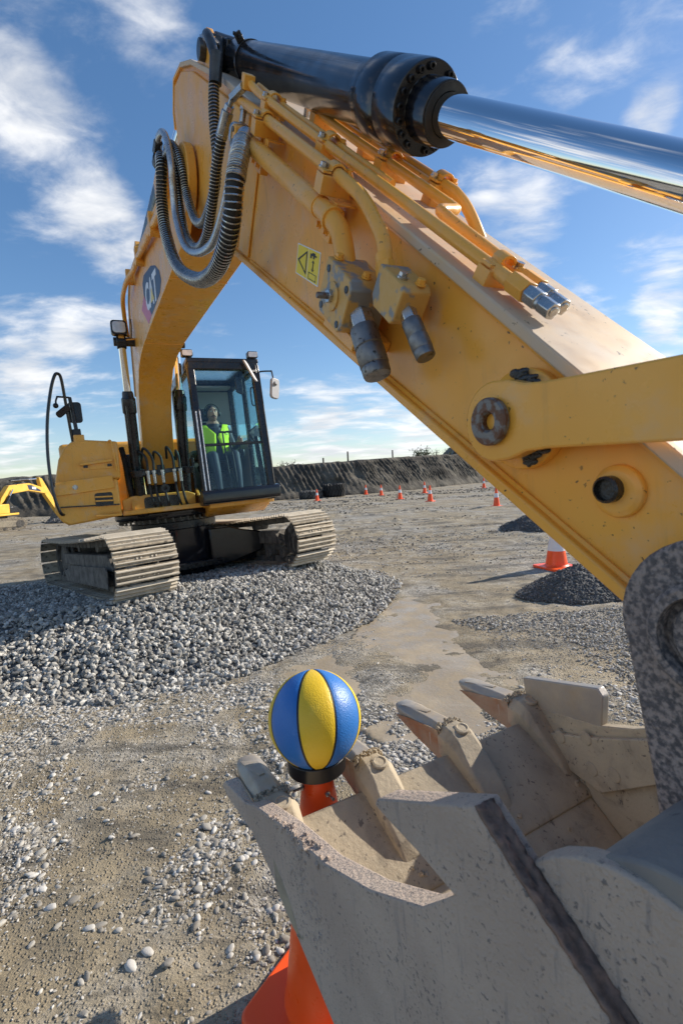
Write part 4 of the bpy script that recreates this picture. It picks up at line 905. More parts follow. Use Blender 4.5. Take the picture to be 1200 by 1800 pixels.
# ---------------------------------------------------------------- bucket
BWf = lambda x: max(.385, .50 - .12 * (x - 5.95))
def lump(m, c, s_, rr):
    k0 = len(m.v); m.ball(c, s_, 7, 5); c = Vector(c)
    for i in range(k0, len(m.v)): m.v[i] = tuple(c + (Vector(m.v[i]) - c) * rr.uniform(.45, 1.25))
def loft(secs, n4=True):
    """closed tube through rectangular sections: each is (centre, half-width vector, half-height vector, corner cut)"""
    m = MB(); vs = []; fs = []; k = 8
    for c, a, b_, q in secs:
        c, a, b_ = Vector(c), Vector(a), Vector(b_)
        vs += [c + a * i + b_ * j for i, j in ((1, -1 + q), (1, 1 - q), (1 - q, 1), (-1 + q, 1), (-1, 1 - q), (-1, -1 + q), (-1 + q, -1), (1 - q, -1))]
    for j in range(len(secs) - 1): fs += [(j * k + i, j * k + (i + 1) % k, (j + 1) * k + (i + 1) % k, (j + 1) * k + i) for i in range(k)]
    fs += [tuple(range(k - 1, -1, -1)), tuple((len(secs) - 1) * k + i for i in range(k))]
    return m.add(vs, fs)
flo = [(5.985, -.772), (6.21, -.905), (6.44, -1.045), (6.66, -1.12), (6.86, -1.10), (7.02, -1.00), (7.12, -.84), (7.14, -.68), (7.10, -.53), (7.02, -.42)]
m = MB(); q = [Vector(p) for p in flo]; ou = []
for i, p in enumerate(q):
    t = (q[min(i + 1, len(q) - 1)] - q[max(i - 1, 0)]).normalized(); ou.append(p + Vector((t.y, -t.x)) * -.026 if False else p + Vector((t.y, -t.x)) * .026)
vs = []; fs = []
for (a, b_) in zip(q, ou):
    wv = BWf(a.x) - .026; vs += [(a.x, -wv, a.y), (a.x, wv, a.y), (b_.x, wv, b_.y), (b_.x, -wv, b_.y)]
for i in range(len(q) - 1): fs += [(i * 4 + k, i * 4 + (k + 1) % 4, i * 4 + 4 + (k + 1) % 4, i * 4 + 4 + k) for k in range(4)]
fs += [(3, 2, 1, 0), tuple(len(vs) - 4 + k for k in range(4))]
bk = m.add(vs, fs).build('bucket', 'mud_tan', EX, .004)
# thick lip plate with a step down to the floor
m = MB(); wl_ = BWf(6.0) - .027
m.prism([(5.955, -.785), (5.99, -.760), (6.205, -.888), (6.215, -.904), (6.19, -.93), (5.97, -.80)], -wl_, wl_).build('cutting_lip', 'mud_tan', bk, .004)
def wallf(sy, off): return lambda a, b, d: (a, sy * (BWf(a) - off - d), b)
low = [(6.86, -1.13), (6.66, -1.15), (6.43, -1.075), (6.30, -.985), (6.17, -.91), (6.05, -.835), (5.93, -.785), (5.76, -.785)]
hub = [(6.88 + .150 * math.cos(R(a)), -.425 + .150 * math.sin(R(a))) for a in range(150, -31, -12)]
near_top = [(5.715, -.765), (5.74, -.742), (5.90, -.722), (5.97, -.690), (6.16, -.640), (6.32, -.614), (6.47, -.560), (6.60, -.492), (6.70, -.44)]
wn = MB().prism([(a, b - .022) for a, b in near_top[2:]] + hub + [(7.10, -.58), (7.165, -.70), (7.14, -.86), (7.04, -1.02)] + low, 0, .026, wallf(-1, .026)).build('side_wall', 'mud_steel', bk, .003)
# scuffed wear plate over the near wall with its forward prong and burnt rear edge
wp_poly = near_top[:-1] + [(6.668, -.426), (6.600, -.408), (6.545, -.400), (6.510, -.392), (6.518, -.378), (6.712, -.283), (6.760, -.329), (6.854, -.407), (6.97, -.53), (7.02, -.66), (6.96, -.86), (6.84, -1.02), (6.7, -1.10)] + low[2:]
wp = MB().prism(wp_poly, 0, .040, wallf(-1, 0)).build('wear_plate', 'mud_steel', bk, .003)
m = MB(); e0 = [(6.714, -.283), (6.762, -.329), (6.856, -.407), (6.972, -.53)]
rr = random.Random(2); ep = []
for (a0, b0), (a1, b1) in zip(e0, e0[1:]):
    k = max(3, int(math.hypot(a1 - a0, b1 - b0) / .006))
    ep += [(a0 + (a1 - a0) * i / k, b0 + (b1 - b0) * i / k) for i in range(k)]
vs, fs = [], []
for a0, b0 in ep:      # ragged torch-cut edge
    for d_ in (.0, .005, .010, .015, .020, .025):
        e1 = .002 + rr.uniform(-.002, .0035) - .0035 * math.exp(-((d_ - .014) / .004) ** 2)
        vs.append((a0 + e1 * .7, -(BWf(a0) - d_), b0 + e1 * .7))
for i in range(len(ep) - 1):
    for j in range(5): q = i * 6 + j; fs.append((q, q + 1, q + 7, q + 6))
o = m.add(vs, fs).build('burnt_edge', 'dark_rust', wp, 0, 60); sl = o.modifiers.new('thick', 'SOLIDIFY'); sl.thickness = .006; sl.offset = 0
m = MB(); rr = random.Random(11)
for i in range(150):      # crust of dried mud on one stretch of the top edge
    xq = rr.gauss(6.20, .055); zq = np.interp(xq, [p[0] for p in near_top], [p[1] for p in near_top])
    lump(m, (xq, -(BWf(xq) - rr.uniform(-.003, .022)), zq + rr.uniform(-.016, .002)), rr.uniform(.002, .007), rr)
for i in range(240):      # pitted cake of mud down the outer face below it
    t = rr.random(); xq = rr.gauss(6.205 + .06 * t, .022 + .02 * t); zq = -.64 - .24 * t + rr.gauss(0, .012); s_ = rr.uniform(.0015, .0055)
    if zq > np.interp(xq, [6.0, 6.17, 6.3, 6.43], [-.80, -.89, -.97, -1.06]): lump(m, (xq, -BWf(xq) + s_ * .35, zq), s_, rr)
m.build('mud_crust', 'mud_steel', wp, 0, 0)['kind'] = 'stuff'
far_top = [(5.94, -.735), (6.25, -.668), (6.36, -.625), (6.60, -.50), (6.72, -.43)]
wf_ = MB().prism(far_top + hub + [(7.10, -.58), (7.165, -.70), (7.14, -.86), (7.04, -1.02)] + low, 0, .026, wallf(1, .0)).build('side_wall', 'mud_tan', bk, .003)
sc_ = MB().prism([(5.945, -.640), (6.255, -.556), (6.272, -.575), (6.262, -.668), (6.25, -.70), (5.985, -.80), (5.955, -.72)], 0, .030, wallf(1, -.005)).build('side_cutter', 'worn_steel', bk, .004)
MB().prism([(6.0, -.80), (6.25, -.70), (6.46, -.60), (6.50, -.68), (6.26, -.86), (6.1, -.85)], .026, .044, wallf(1, 0)).build('inner_doubler', 'mud_tan', bk, .003)
bmk = MB().lathe([(0, 0), (.020, 0), (.018, .003), (.010, .004), (0, .004)], (0, 0, 0), (0, 0, 1), 18).mesh('bolt_head', 'mud_tan', 40)
for a, b_ in ((6.12, -.76), (6.22, -.715), (6.235, -.80), (6.31, -.775)): link('bolt_head', bmk, bk, axis_m((a, BWf(a) - .045, b_), (0, -1, 0)))
# hinge tube and ears
MB().cyl((6.915, -(BWf(6.9) - .03), -.375), (6.915, BWf(6.9) - .03, -.375), .122, .122, 40).build('hinge_tube', 'bucket_tube', bk, .004)
ear = [(6.865 + .100 * math.cos(R(a)), -.09 + .100 * math.sin(R(a))) for a in range(200, -1, -10)] + [(7.02, -.06), (7.16, -.13), (7.17, -.23), (7.14, -.34), (7.10, -.45), (6.90, -.47), (6.80, -.40), (6.795, -.30), (6.778, -.18)]
for sy in (-1, 1):
    eo = MB().prism(ear, sy * .160, sy * .202).build('bucket_ear', 'bucket_ear', bk, .006)
    MB().lathe([(.049, 0), (.060, 0), (.063, .006), (.063, .016), (.058, .021), (.049, .021)], (6.868, sy * .202, -.095), (0, sy, 0), 40, True).build('bush_ring', 'bucket_ear', eo)
    MB().lathe([(0, 0), (.041, 0), (.041, .012), (.036, .017), (0, .017)], (6.868, sy * .197, -.095), (0, sy, 0), 36).build('pin_end', 'bucket_ear', eo)
MB().cyl((7.08, -.20, -.19), (7.08, .20, -.19), .035, .035, 20).build('link_lug_pin', 'dark_metal', bk, .003)
# teeth and their adapters
def tooth_at(yc, seed, lean=0):
    rr = random.Random(seed); Y = Vector((0, 1, 0)); Z = Vector((0, 0, 1)); yo = lambda x: yc + lean * (x - 5.97)
    ad = loft([((5.925, yo(5.925), -.752), Y * .039, Z * .044, .35), ((5.945, yo(5.945), -.752), Y * .051, Z * .056, .5), ((5.985, yo(5.985), -.756), Y * .054, Z * .062, .45), ((6.02, yo(6.02), -.775), Y * .050, Z * .060, .4),
               ((6.07, yo(6.07), -.815), Y * .046, Z * .052, .2), ((6.135, yo(6.135), -.858), Y * .040, Z * .036, .2), ((6.165, yo(6.165), -.886), Y * .034, Z * .014, .2)]).build('tooth_adapter', 'mud_tan', bk, .003)
    MB().lathe([(0, 0), (.024, 0), (.023, .006), (.017, .008), (.014, .005), (0, .005)], (5.990, yo(5.99) + .010, -.700), (.2, 0, 1), 22).build('retaining_pin', 'mud_tan', ad)
    th = loft([((5.660, yo(5.676) + .004, -.742), Y * .027, Z * .009, .4), ((5.692, yo(5.69), -.743), Y * .037, Z * .018, .5), ((5.74, yo(5.74), -.745), Y * .041, Z * .028, .5), ((5.79, yo(5.79), -.748), Y * .041, Z * .035, .5),
               ((5.84, yo(5.84), -.750), Y * .044, Z * .042, .5), ((5.90, yo(5.9), -.752), Y * .048, Z * .049, .5), ((5.935, yo(5.935), -.752), Y * .044, Z * .048, .35)]).build('tooth', 'worn_steel', ad, .004)
    # hollow on the upper face of the tooth and the rusty flank
    loft([((5.70, yo(5.70) - .022, -.7255), Y * .003, Z * .002, .3), ((5.73, yo(5.73) - .012, -.7185), Y * .012, Z * .002, .3), ((5.775, yo(5.775), -.7165), Y * .016, Z * .003, .3), ((5.83, yo(5.83) + .005, -.709), Y * .008, Z * .004, .3)]).build('worn_ridge', 'worn_steel', th)
    MB().prism([(5.69, -.755), (5.78, -.735), (5.90, -.712), (5.94, -.705), (5.975, -.80), (5.93, -.80), (5.80, -.782)], -.0455, -.043, lambda a, b, d: (a, yo(a) + d - .0030 * (a > 5.86), b)).build('rusty_flank', 'rust_mud', th)
    m = MB()
    for i in range(90):
        a = rr.uniform(-1, 1); lump(m, (5.935 + rr.uniform(-.014, .012), yo(5.93) + a * .046, -.752 + math.sqrt(max(0, 1 - (a * .55) ** 2)) * .055 + rr.uniform(-.006, .002)), rr.uniform(.003, .008), rr)
    for i in range(60): lump(m, (6.16 + rr.uniform(-.03, .03), yo(6.16) + rr.uniform(-.035, .035), -.880 + rr.uniform(-.012, .008) - .0), rr.uniform(.003, .010), rr)
    m.build('mud_clumps', 'mud_tan', ad, 0, 0)['kind'] = 'stuff'
for i, yc in enumerate((-.440, -.149, .149, .447)): tooth_at(yc, 20 + i, 0)
# loose lumps of earth on the bucket floor
m = MB(); rr = random.Random(5)
for i in range(40):
    xq = rr.uniform(6.1, 6.4); zq = np.interp(xq, [p[0] for p in flo], [p[1] for p in flo]); lump(m, (xq, rr.uniform(-.3, .38), zq + .002), rr.uniform(.003, .010), rr)
m.build('earth_lumps', 'mud_tan', bk, 0, 0)['kind'] = 'stuff'

# ---------------------------------------------------------------- upper structure
deck = MB().box((-.66, .14, -.06), (2.9, 1.34, .06)).box((.10, .90, -.085), (1.70, .86, .06)).build('deck_frame', 'yellow', EX, .012)
MB().prism([(.36, -.10), (.80, -.10), (.70, -.15), (.45, -.24), (-1.1, -.24), (-1.1, -.10)], .50, 1.34, lambda a, b, d: (a, d, b)).build('cab_skirt', 'yellow', deck, .02)
MB().box((-1.55, 0.05, .45), (1.7, 2.5, 1.05)).build('engine_housing', 'yellow', EX, .06)
MB().prism([(-1.28, -.1), (1.32, -.1), (1.32, .85), (1.15, .95), (-1.1, .95), (-1.28, .85)], -2.75, -2.42, lambda a, b, d: (d, a, b)).build('counterweight', 'yellow', EX, .08)
# front bulkhead with its dark opening, boom foot plates
bh_ = MB().prism([(-.52, -.085), (.36, -.085), (.36, .10), (.26, .14), (-.40, .14), (-.52, .10)], .60, .66, lambda a, b, d: (d, a, b)).build('front_bulkhead', 'yellow', EX, .01)
MB().prism(roundrect(.42, .17, .04, 4, (-.06, .025)), .655, .664, lambda a, b, d: (d, a, b)).build('access_opening', 'grease_and_hole_shade', bh_)  # black sheet stands for the shade in the opening, nothing is cut
for sy in (-1, 1):
    MB().prism([(-.35, -.05), (.55, -.05), (.42, .35), (.16, .58), (-.06, .60), (-.25, .4)], sy * .215, sy * .255).build('boom_foot_plate', 'yellow', EX, .008)
    MB().prism([(.40, -.08), (.74, -.08), (.66, .10), (.55, .16), (.46, .10)], sy * .385, sy * .42).build('cylinder_bracket', 'yellow', EX, .006)
MB().cyl((.13, -.27, .42), (.13, .27, .42), .07, .07, 24).build('boom_foot_pin', 'dark_metal', EX, .004)
MB().box((-.35, -.05, .35), (.5, .7, .75)).build('valve_housing', 'black', EX, .02)
# hydraulic jumper between the boom cylinders: bar, hoses with ferrules
jb = MB().beam((.80, -.33, .40), (.76, .30, .43), .05, .055).box((.79, -.04, .43), (.05, .09, .13)).build('hose_bar', 'black', EX, .004)
for sy in (-1, 1): MB().cyl((.74, sy * .30, .37), (.75, sy * .30, .45), .085, .085, 20).build('bar_clamp', 'black', jb, .004)
rr = random.Random(4)
for i, (y0, y1) in enumerate(((-.20, -.27), (-.13, -.24), (-.03, -.10), (.11, .06), (.18, .20))):
    top = Vector((.80, (y0 + y1) / 2, .66 + .05 * (i % 2)))
    h = MB().tube(cr([Vector((.66, y1 + .0, .58)), top + Vector((0, -.03, 0)), Vector((.83, y0, .58)), Vector((.84, y0, .36)), Vector((.83, y0 + .005, .18)), Vector((.82, y0 + .03, .02)), Vector((.70, y0 + .06, -.02))], 6), .0155, 8).build('jumper_hose', 'rubber', EX)
    MB().cyl((.842, y0, .40), (.838, y0 + .002, .27), .021, .021, 10).cyl((.843, y0, .43), (.842, y0, .40), .025, .025, 6).build('ferrule', 'steel', h, .001)
MB().lathe([(.022, 0), (.050, 0), (.052, .010), (.022, .010)], (.845, -.02, .20), (1, 0, 0), 20, True).build('grommet', 'rubber', jb)
MB().tube(cr([Vector((.62, -.45, .75)), Vector((.66, -.43, .55)), Vector((.66, -.42, .30)), Vector((.6, -.40, .15))], 8), .03, 10).coil(cr([Vector((.62, -.45, .75)), Vector((.66, -.43, .55)), Vector((.66, -.42, .30)), Vector((.6, -.40, .15))], 8), .03, .006, .022, 10).build('ribbed_duct', 'rubber', EX)

# right-hand tank and tool boxes
tank = MB().prism([(-1.225, .03), (-1.165, -.075), (-1.10, -.125), (-.545, -.075), (-.545, .36), (-1.20, .33)], -1.0, .93, lambda a, b, d: (d, a, b)).build('fuel_tank', 'yellow', EX, .025, seg=3)
ub = MB().prism([(-1.195, .335), (-.505, .365), (-.495, .805), (-.88, .845), (-.98, .82), (-1.06, .75), (-1.125, .63), (-1.165, .47)], -1.0, .86, lambda a, b, d: (d, a, b)).build('tool_box', 'yellow', tank, .025, seg=3)
MB().prism([(-1.19, .215), (-.59, .255), (-.60, .405), (-1.185, .365)], .925, .952, lambda a, b, d: (d, a, b)).build('box_lid', 'yellow', tank, .008)
MB().box((.945, -.86, .075), (.03, .60, .014), Matrix.Rotation(R(-3), 3, 'X')).build('panel_seam', 'grease_and_hole_shade', tank)
MB().box((.972, -.685, -.055), (.085, .27, .022), Matrix.Rotation(R(-4), 3, 'X')).build('step', 'yellow', tank, .004)
nub = MB().prism([(0, 0), (.020, 0), (.010, .014)], 0, .03).mesh('step_tooth', 'yellow', 0)
for i in range(8): link('step_tooth', nub, tank, Matrix.Translation((.985, -.79 + i * .030, -.040 + i * .0018)) @ Matrix.Rotation(R(90), 4, 'Z'))
vt = MB().prism(roundrect(.19, .155, .03, 4, (-.715, .135)), .9285, .9325, lambda a, b, d: (d, a, b)).build('vent_opening', 'grease_and_hole_shade', tank)  # dark sheet painted as the shaded inside of the vent
for k in (.165, .118): MB().box((.938, -.715, k), (.012, .185, .018), Matrix.Rotation(R(-3), 3, 'X')).build('vent_slat', 'yellow', vt, .003)
link('bolt', hexbolt(.022, .012, 'steel'), tank, axis_m((.953, -.99, .30), (1, 0, 0)))
MB().prism(roundrect(.045, .045, .008, 3, (-.99, .30)), .951, .956, lambda a, b, d: (d, a, b)).build('lock_plate', 'yellow', tank)
hd_ = MB().prism(roundrect(.34, .11, .02, 3, (-.74, .545)), .860, .868, lambda a, b, d: (d, a, b)).build('handle_recess', 'yellow', tank, .003)
MB().beam((.885, -.92, .555), (.885, -.57, .585), .035, .03).build('handle_bar', 'yellow', hd_, .005)
for a in (-.86, -.61): MB().box((.872, a, .53), (.012, .045, .03)).build('handle_slot', 'grease_and_hole_shade', hd_)  # black blocks stand for the shade in the slots
MB().tube(cr([Vector((.875, -.60, .80)), Vector((.90, -.565, .80)), Vector((.90, -.545, .60)), Vector((.885, -.54, .45))], 6), .011, 8).build('grab_rod', 'yellow', tank)
MB().box((.70, -.86, .80), (.30, .02, .15)).build('fin', 'yellow', tank, .004)
# handrail hoop and mirror mast
MB().tube(cr([Vector(q) for q in ((.90, -1.13, .0), (.97, -1.165, .03), (.99, -1.20, .20), (.98, -1.215, .45), (.97, -1.205, .75), (.96, -1.165, 1.08), (.95, -1.10, 1.38), (.94, -1.045, 1.545), (.93, -1.01, 1.575), (.90, -.985, 1.53), (.86, -.975, 1.30), (.82, -.965, 1.0), (.80, -.955, .80))], 8), .0165, 12).build('hand_rail', 'black_gloss', EX)
mm = MB().beam((.80, -.90, .82), (.80, -.905, .97), .085, .075).cyl((.80, -.905, .95), (.80, -.93, 1.34), .022, .020, 12).beam((.80, -.93, 1.335), (.84, -1.06, 1.34), .02, .02).build('mirror_mast', 'black', EX, .006)
MB().box((.80, -.89, .85), (.11, .11, .10)).build('mast_foot', 'yellow', mm, .006)
MB().tube(cr([Vector((.84, -1.05, 1.34)), Vector((.85, -1.07, 1.28)), Vector((.86, -1.06, 1.22))]), .010, 8).ball((.86, -1.075, 1.235), .03, 10, 8).build('mirror_arm', 'black', mm)
mi = MB().prism(roundrect(.17, .075, .03), -.012, .012, lambda a, b, d: Vector((.86, -1.01, 1.17)) + Vector((.1, .72, .55)).normalized() * a + Vector((.3, -.5, .7)).normalized() * b + Vector((.95, .1, -.3)).normalized() * d).build('mirror', 'black', mm, .006)
mi2 = MB().prism(roundrect(.14, .24, .035), 0, .03, lambda a, b, d: (.77 - d, -.895 + a, 1.17 + b)).build('mirror', 'black', mm, .008)
MB().prism(roundrect(.12, .22, .03), -.002, .001, lambda a, b, d: (.742 + d, -.895 + a, 1.17 + b)).build('mirror_glass', 'mirror', mm)

# ---------------------------------------------------------------- cab
cab = MB(); Y0, Y1 = .375, 1.315
fb, ft = 1.135, .965
F_ = lambda z: fb + (ft - fb) * max(0, (z - .1)) / 1.62
def post(p0, p1, a, b): cab.beam(p0, p1, a, b, (1, 0, 0))
post((1.105, Y0 + .045, -.02), (.94, Y0 + .055, 1.70), .09, .085); post((1.105, Y1 - .05, -.02), (.94, Y1 - .06, 1.70), .10, .085)
post((-.50, Y0 + .04, -.02), (-.46, Y0 + .05, 1.70), .08, .10); post((-.50, Y1 - .04, -.02), (-.46, Y1 - .05, 1.70), .08, .10)
post((.30, Y1 - .03, -.02), (.28, Y1 - .04, 1.70), .05, .10); 
cab.beam((1.105, Y0, .055), (1.105, Y1, .055), .07, .13); cab.beam((.945, Y0 + .02, 1.68), (.945, Y1 - .02, 1.68), .09, .10)
cab.beam((1.10, Y0 + .04, .0), (-.5, Y0 + .04, .0), .07, .14); cab.beam((1.10, Y1 - .04, .0), (-.5, Y1 - .04, .0), .07, .14)
cab.beam((.95, Y0 + .05, 1.68), (-.46, Y0 + .05, 1.68), .09, .10); cab.beam((.95, Y1 - .05, 1.68), (-.46, Y1 - .05, 1.68), .09, .10)
cab.beam((-.47, Y0 + .05, 1.68), (-.47, Y1 - .05, 1.68), .09, .10)
cab = cab.build('cab', 'black', EX, .014, seg=3)
rf = MB()
for cx_, cy_, dx_, dy_ in ((-.38, (Y0 + Y1) / 2, .28, Y1 - Y0 - .02), (.92, (Y0 + Y1) / 2, .14, Y1 - Y0 - .02), (.30, Y0 + .085, 1.10, .15), (.30, Y1 - .085, 1.10, .15)): rf.box((cx_, cy_, 1.745), (dx_, dy_, .06))
rf.build('roof', 'black', cab, .012, seg=3)
pane_hatch = MB().box((.305, (Y0 + Y1) / 2, 1.752), (1.10, Y1 - Y0 - .32, .012)).build('roof_hatch', 'glass', cab)
MB().prism([(1.10, -.05), (1.175, -.05), (1.20, -.02), (1.20, .085), (1.18, .115), (1.10, .125)], Y0 - .02, Y1 + .04).build('bumper_panel', 'black_gloss', cab, .015, seg=3)
MB().box((.3, (Y0 + Y1) / 2, -.035), (1.6, Y1 - Y0 - .02, .04)).build('floor', 'cab_lining', cab)
MB().box((-.475, (Y0 + Y1) / 2, .45), (.05, Y1 - Y0 - .12, .90)).build('rear_panel', 'cab_lining', cab)
MB().box((-.46, (Y0 + Y1) / 2, 1.38), (.05, Y1 - Y0 - .12, .52)).build('rear_header', 'cab_lining', cab, .01)
MB().box((-.33, (Y0 + Y1) / 2, 1.665), (.26, Y1 - Y0 - .14, .03)).build('headliner', 'cab_lining', cab)
MB().box((-.1, Y1 - .05, .40), (.75, .04, .80)).build('door_panel', 'cab_lining', cab)
MB().box((.0, Y0 + .035, .30), (.95, .035, .56)).build('side_panel', 'black', cab, .004)
# window bars
MB().beam((1.055, Y0 + .08, .68), (1.045, Y1 - .09, .68), .03, .035).build('windshield_bar', 'black', cab, .006)
gp = MB(); 
def pane(name, c4, mat='glass', th=.006):
    a, b, c, d = (Vector(q) for q in c4); n_ = (b - a).cross(d - a).normalized() * th
    return MB().add([a, b, c, d, a + n_, b + n_, c + n_, d + n_], [(0, 1, 2, 3), (7, 6, 5, 4), (0, 4, 5, 1), (1, 5, 6, 2), (2, 6, 7, 3), (3, 7, 4, 0)]).build(name, mat, cab, 0, 0)
pane('upper_windshield', ((1.052, Y0 + .085, .70), (1.042, Y1 - .095, .70), (.955, Y1 - .105, 1.635), (.955, Y0 + .095, 1.635)))
pane('lower_windshield', ((1.105, Y0 + .085, .115), (1.105, Y1 - .095, .115), (1.058, Y1 - .095, .665), (1.058, Y0 + .085, .665)))
pane('right_window', ((1.05, Y0 + .03, .60), (-.44, Y0 + .03, .60), (-.42, Y0 + .04, 1.635), (.90, Y0 + .04, 1.635)), 'glass_side')
pane('door_window', ((1.03, Y1 - .03, .14), (.355, Y1 - .03, .14), (.335, Y1 - .04, 1.635), (.90, Y1 - .04, 1.635)), 'glass_side')
pane('door_window', ((.245, Y1 - .03, .82), (-.43, Y1 - .03, .82), (-.42, Y1 - .04, 1.635), (.23, Y1 - .04, 1.635)), 'glass_side')
pane('rear_window', ((-.48, Y0 + .10, .90), (-.48, Y1 - .10, .90), (-.46, Y1 - .10, 1.12), (-.46, Y0 + .10, 1.12)), 'glass_side')
for ya, yb in ((Y0 + .12, Y0 + .13),): MB().tube([(1.06, Y0 + .06, .70), (.98, Y0 + .07, 1.55)], .008, 6).build('grab_rail', 'steel', cab)
MB().tube([(1.155, Y0 + .035, .10), (1.055, Y0 + .04, 1.10)], .010, 8).tube([(1.16, Y0 + .08, .10), (1.06, Y0 + .085, 1.10)], .008, 8).build('trim_strip', 'hose_silver', cab)
MB().tube([(1.13, Y1 - .02, .14), (.985, Y1 - .02, 1.60)], .012, 8).build('door_seal', 'rubber', cab)
# roof lamps
for yq, xq in ((Y0 + .03, .96), (Y1 - .08, .96)):
    lp = MB().prism(roundrect(.135, .085, .02), xq - .04, xq + .05, lambda a, b, d: (d, yq + a, 1.825 + b)).build('roof_lamp', 'black', cab, .006)
    MB().prism(roundrect(.115, .066, .016), xq + .0505, xq + .054, lambda a, b, d: (d, yq + a, 1.825 + b)).build('lamp_lens', 'lens', lp)
    MB().cyl((xq, yq, 1.74), (xq, yq, 1.79), .018, .018, 8).build('lamp_stem', 'black', lp)
# mirrors on the left front post
MB().tube(cr([Vector((.98, Y1 - .03, 1.60)), Vector((1.0, Y1 + .02, 1.61)), Vector((1.02, Y1 + .13, 1.61)), Vector((1.02, Y1 + .15, 1.60)), Vector((1.02, Y1 + .165, 1.45))], 5), .010, 8).build('mirror_arm', 'black', cab)
mo = MB().prism(roundrect(.15, .27, .045), -.02, .02, lambda a, b, d: Vector((1.02, Y1 + .165, 1.38)) + Vector((-.45, .88, -.12)).normalized() * a + Vector((0, .14, .99)).normalized() * b * (1) + Vector((.88, .45, 0)).normalized() * d).build('outside_mirror', 'mirror_back', cab, .012, seg=3)
MB().cyl((1.035, Y1 + .165, 1.46), (1.06, Y1 + .165, 1.42), .022, .026, 10).build('mirror_socket', 'grey_plastic', mo, .003)
mo2 = MB().prism(roundrect(.10, .30, .04), -.012, .012, lambda a, b, d: Vector((1.06, Y1 - .155, 1.60)) + Vector((-.5, .80, -.35)).normalized() * a * .7 + Vector((.05, .42, -.90)).normalized() * b + Vector((.85, .5, .15)).normalized() * d).build('front_mirror', 'mirror_back', cab, .008, seg=3)
MB().beam((1.04, Y1 - .15, 1.60), (.99, Y1 - .06, 1.62), .03, .03).cyl((.99, Y1 - .06, 1.45), (.975, Y1 - .06, 1.70), .018, .018, 8).build('mirror_bracket', 'black', cab, .004)
mo3 = MB().prism(roundrect(.12, .22, .03), -.012, .012, lambda a, b, d: (.84 + d, Y1 - .26 + a * .8, 1.46 + b - a * .3)).build('inside_mirror', 'black', cab, .008)
MB().tube(cr([Vector((.80, Y1 - .05, 1.44)), Vector((.82, Y1 - .10, 1.42)), Vector((.82, Y1 - .10, 1.22)), Vector((.80, Y1 - .05, 1.20))], 5), .010, 8).build('door_handle', 'black', cab)
# seat, consoles, levers
seat = MB().prism([(-.20, .40), (.30, .43), (.34, .48), (.30, .53), (-.18, .50)], .58, 1.06).build('seat', 'seat_cloth', cab, .03, seg=3)
MB().prism([(-.18, .50), (-.10, .50), (-.20, 1.14), (-.30, 1.14)], .585, 1.055).build('backrest', 'seat_cloth', seat, .04, seg=3)
MB().prism([(-.225, 1.15), (-.165, 1.15), (-.185, 1.34), (-.245, 1.34)], .68, .95).build('headrest', 'seat_cloth', seat, .03, seg=3)
MB().box((.04, .82, .18), (.34, .36, .40)).build('seat_base', 'black', seat, .02)
for yq in (.535, 1.11):
    cs = MB().box((.12, yq, .60), (.55, .10, .12)).build('console', 'black', seat, .015)
    MB().cyl((.36, yq, .64), (.385, yq, .78), .012, .012, 8).ball((.388, yq, .81), (.024, .022, .045), 10, 8).build('joystick', 'black', cs)
for yq in (.80, .89):
    tl_ = MB().tube(cr([Vector((.86, yq, .02)), Vector((.82, yq, .30)), Vector((.78, yq - .01, .62)), Vector((.74, yq - .01, .86))], 5), .011, 8).cyl((.74, yq - .055, .875), (.74, yq + .035, .868), .014, .014, 8).build('travel_lever', 'rubber', cab)
    MB().box((.92, yq, .05), (.16, .07, .02), Matrix.Rotation(R(25), 3, 'Y')).build('pedal', 'rubber', cab, .004)
md = MB().prism(roundrect(.19, .15, .02), -.015, .015, lambda a, b, d: Vector((.86, Y1 - .12, .82)) + Vector((-.35, .75, .5)).normalized() * a + Vector((.1, -.45, .85)).normalized() * b + Vector((-.9, -.3, .1)).normalized() * d).build('monitor', 'black', cab, .008)
MB().beam((.9, Y1 - .08, .05), (.87, Y1 - .12, .78), .06, .05).build('monitor_post', 'black', cab, .01)

# ---------------------------------------------------------------- undercarriage
def ucf(xs, yl, z): return UC(xs, yl, z)
ring = MB().lathe([(0, 0), (.66, 0), (.67, .02), (.67, .075), (.64, .09), (0, .09)], Vector((SCX + .14, SCY - .10, -.185)), (0, 0, 1), 64).build('turntable', 'black_gloss', EX, .004)
bz0 = UC(0, 0, .33)
MB().lathe([(0, 0), (.58, 0), (.58, .10), (.53, .10), (.53, .16), (0, .16)], bz0, (0, 0, 1), 64).build('slew_bearing', 'black', EX, .004)
sbm = MB().cyl((0, 0, 0), (0, 0, -.045), .014, .014, 8).cyl((0, 0, -.045), (0, 0, -.055), .02, .02, 6).mesh('bolt', 'dark_metal', 30)
for i in range(40):
    a = 2 * math.pi * i / 40; link('bolt', sbm, ring, Matrix.Translation(Vector((SCX + .14, SCY - .10, -.184)) + Vector((.615 * math.cos(a), .615 * math.sin(a), 0))))
cb = MB().lathe([(0, -.40), (.50, -.40), (.56, -.2), (.57, .30), (0, .30)], UC(0, 0, .03), (0, 0, 1), 48)
cbo = cb.build('car_body', 'black_gloss', EX, .01)
for sx in (-1, 1):      # four arms of the X frame
    for sy in (-1, 1):
        def fr(a, b, d, sx=sx, sy=sy): return UC(sx * (.05 + d) + sx * .42 * max(0, (a - .45)), sy * a, b)
        MB().prism([(.25, -.30), (.25, .26), (.55, .255), (.70, .20), (.95, .14), (1.0, .02), (.95, -.14), (.55, -.24)], .05, .52, fr).build('frame_arm', 'black_gloss', cbo, .02, seg=3)
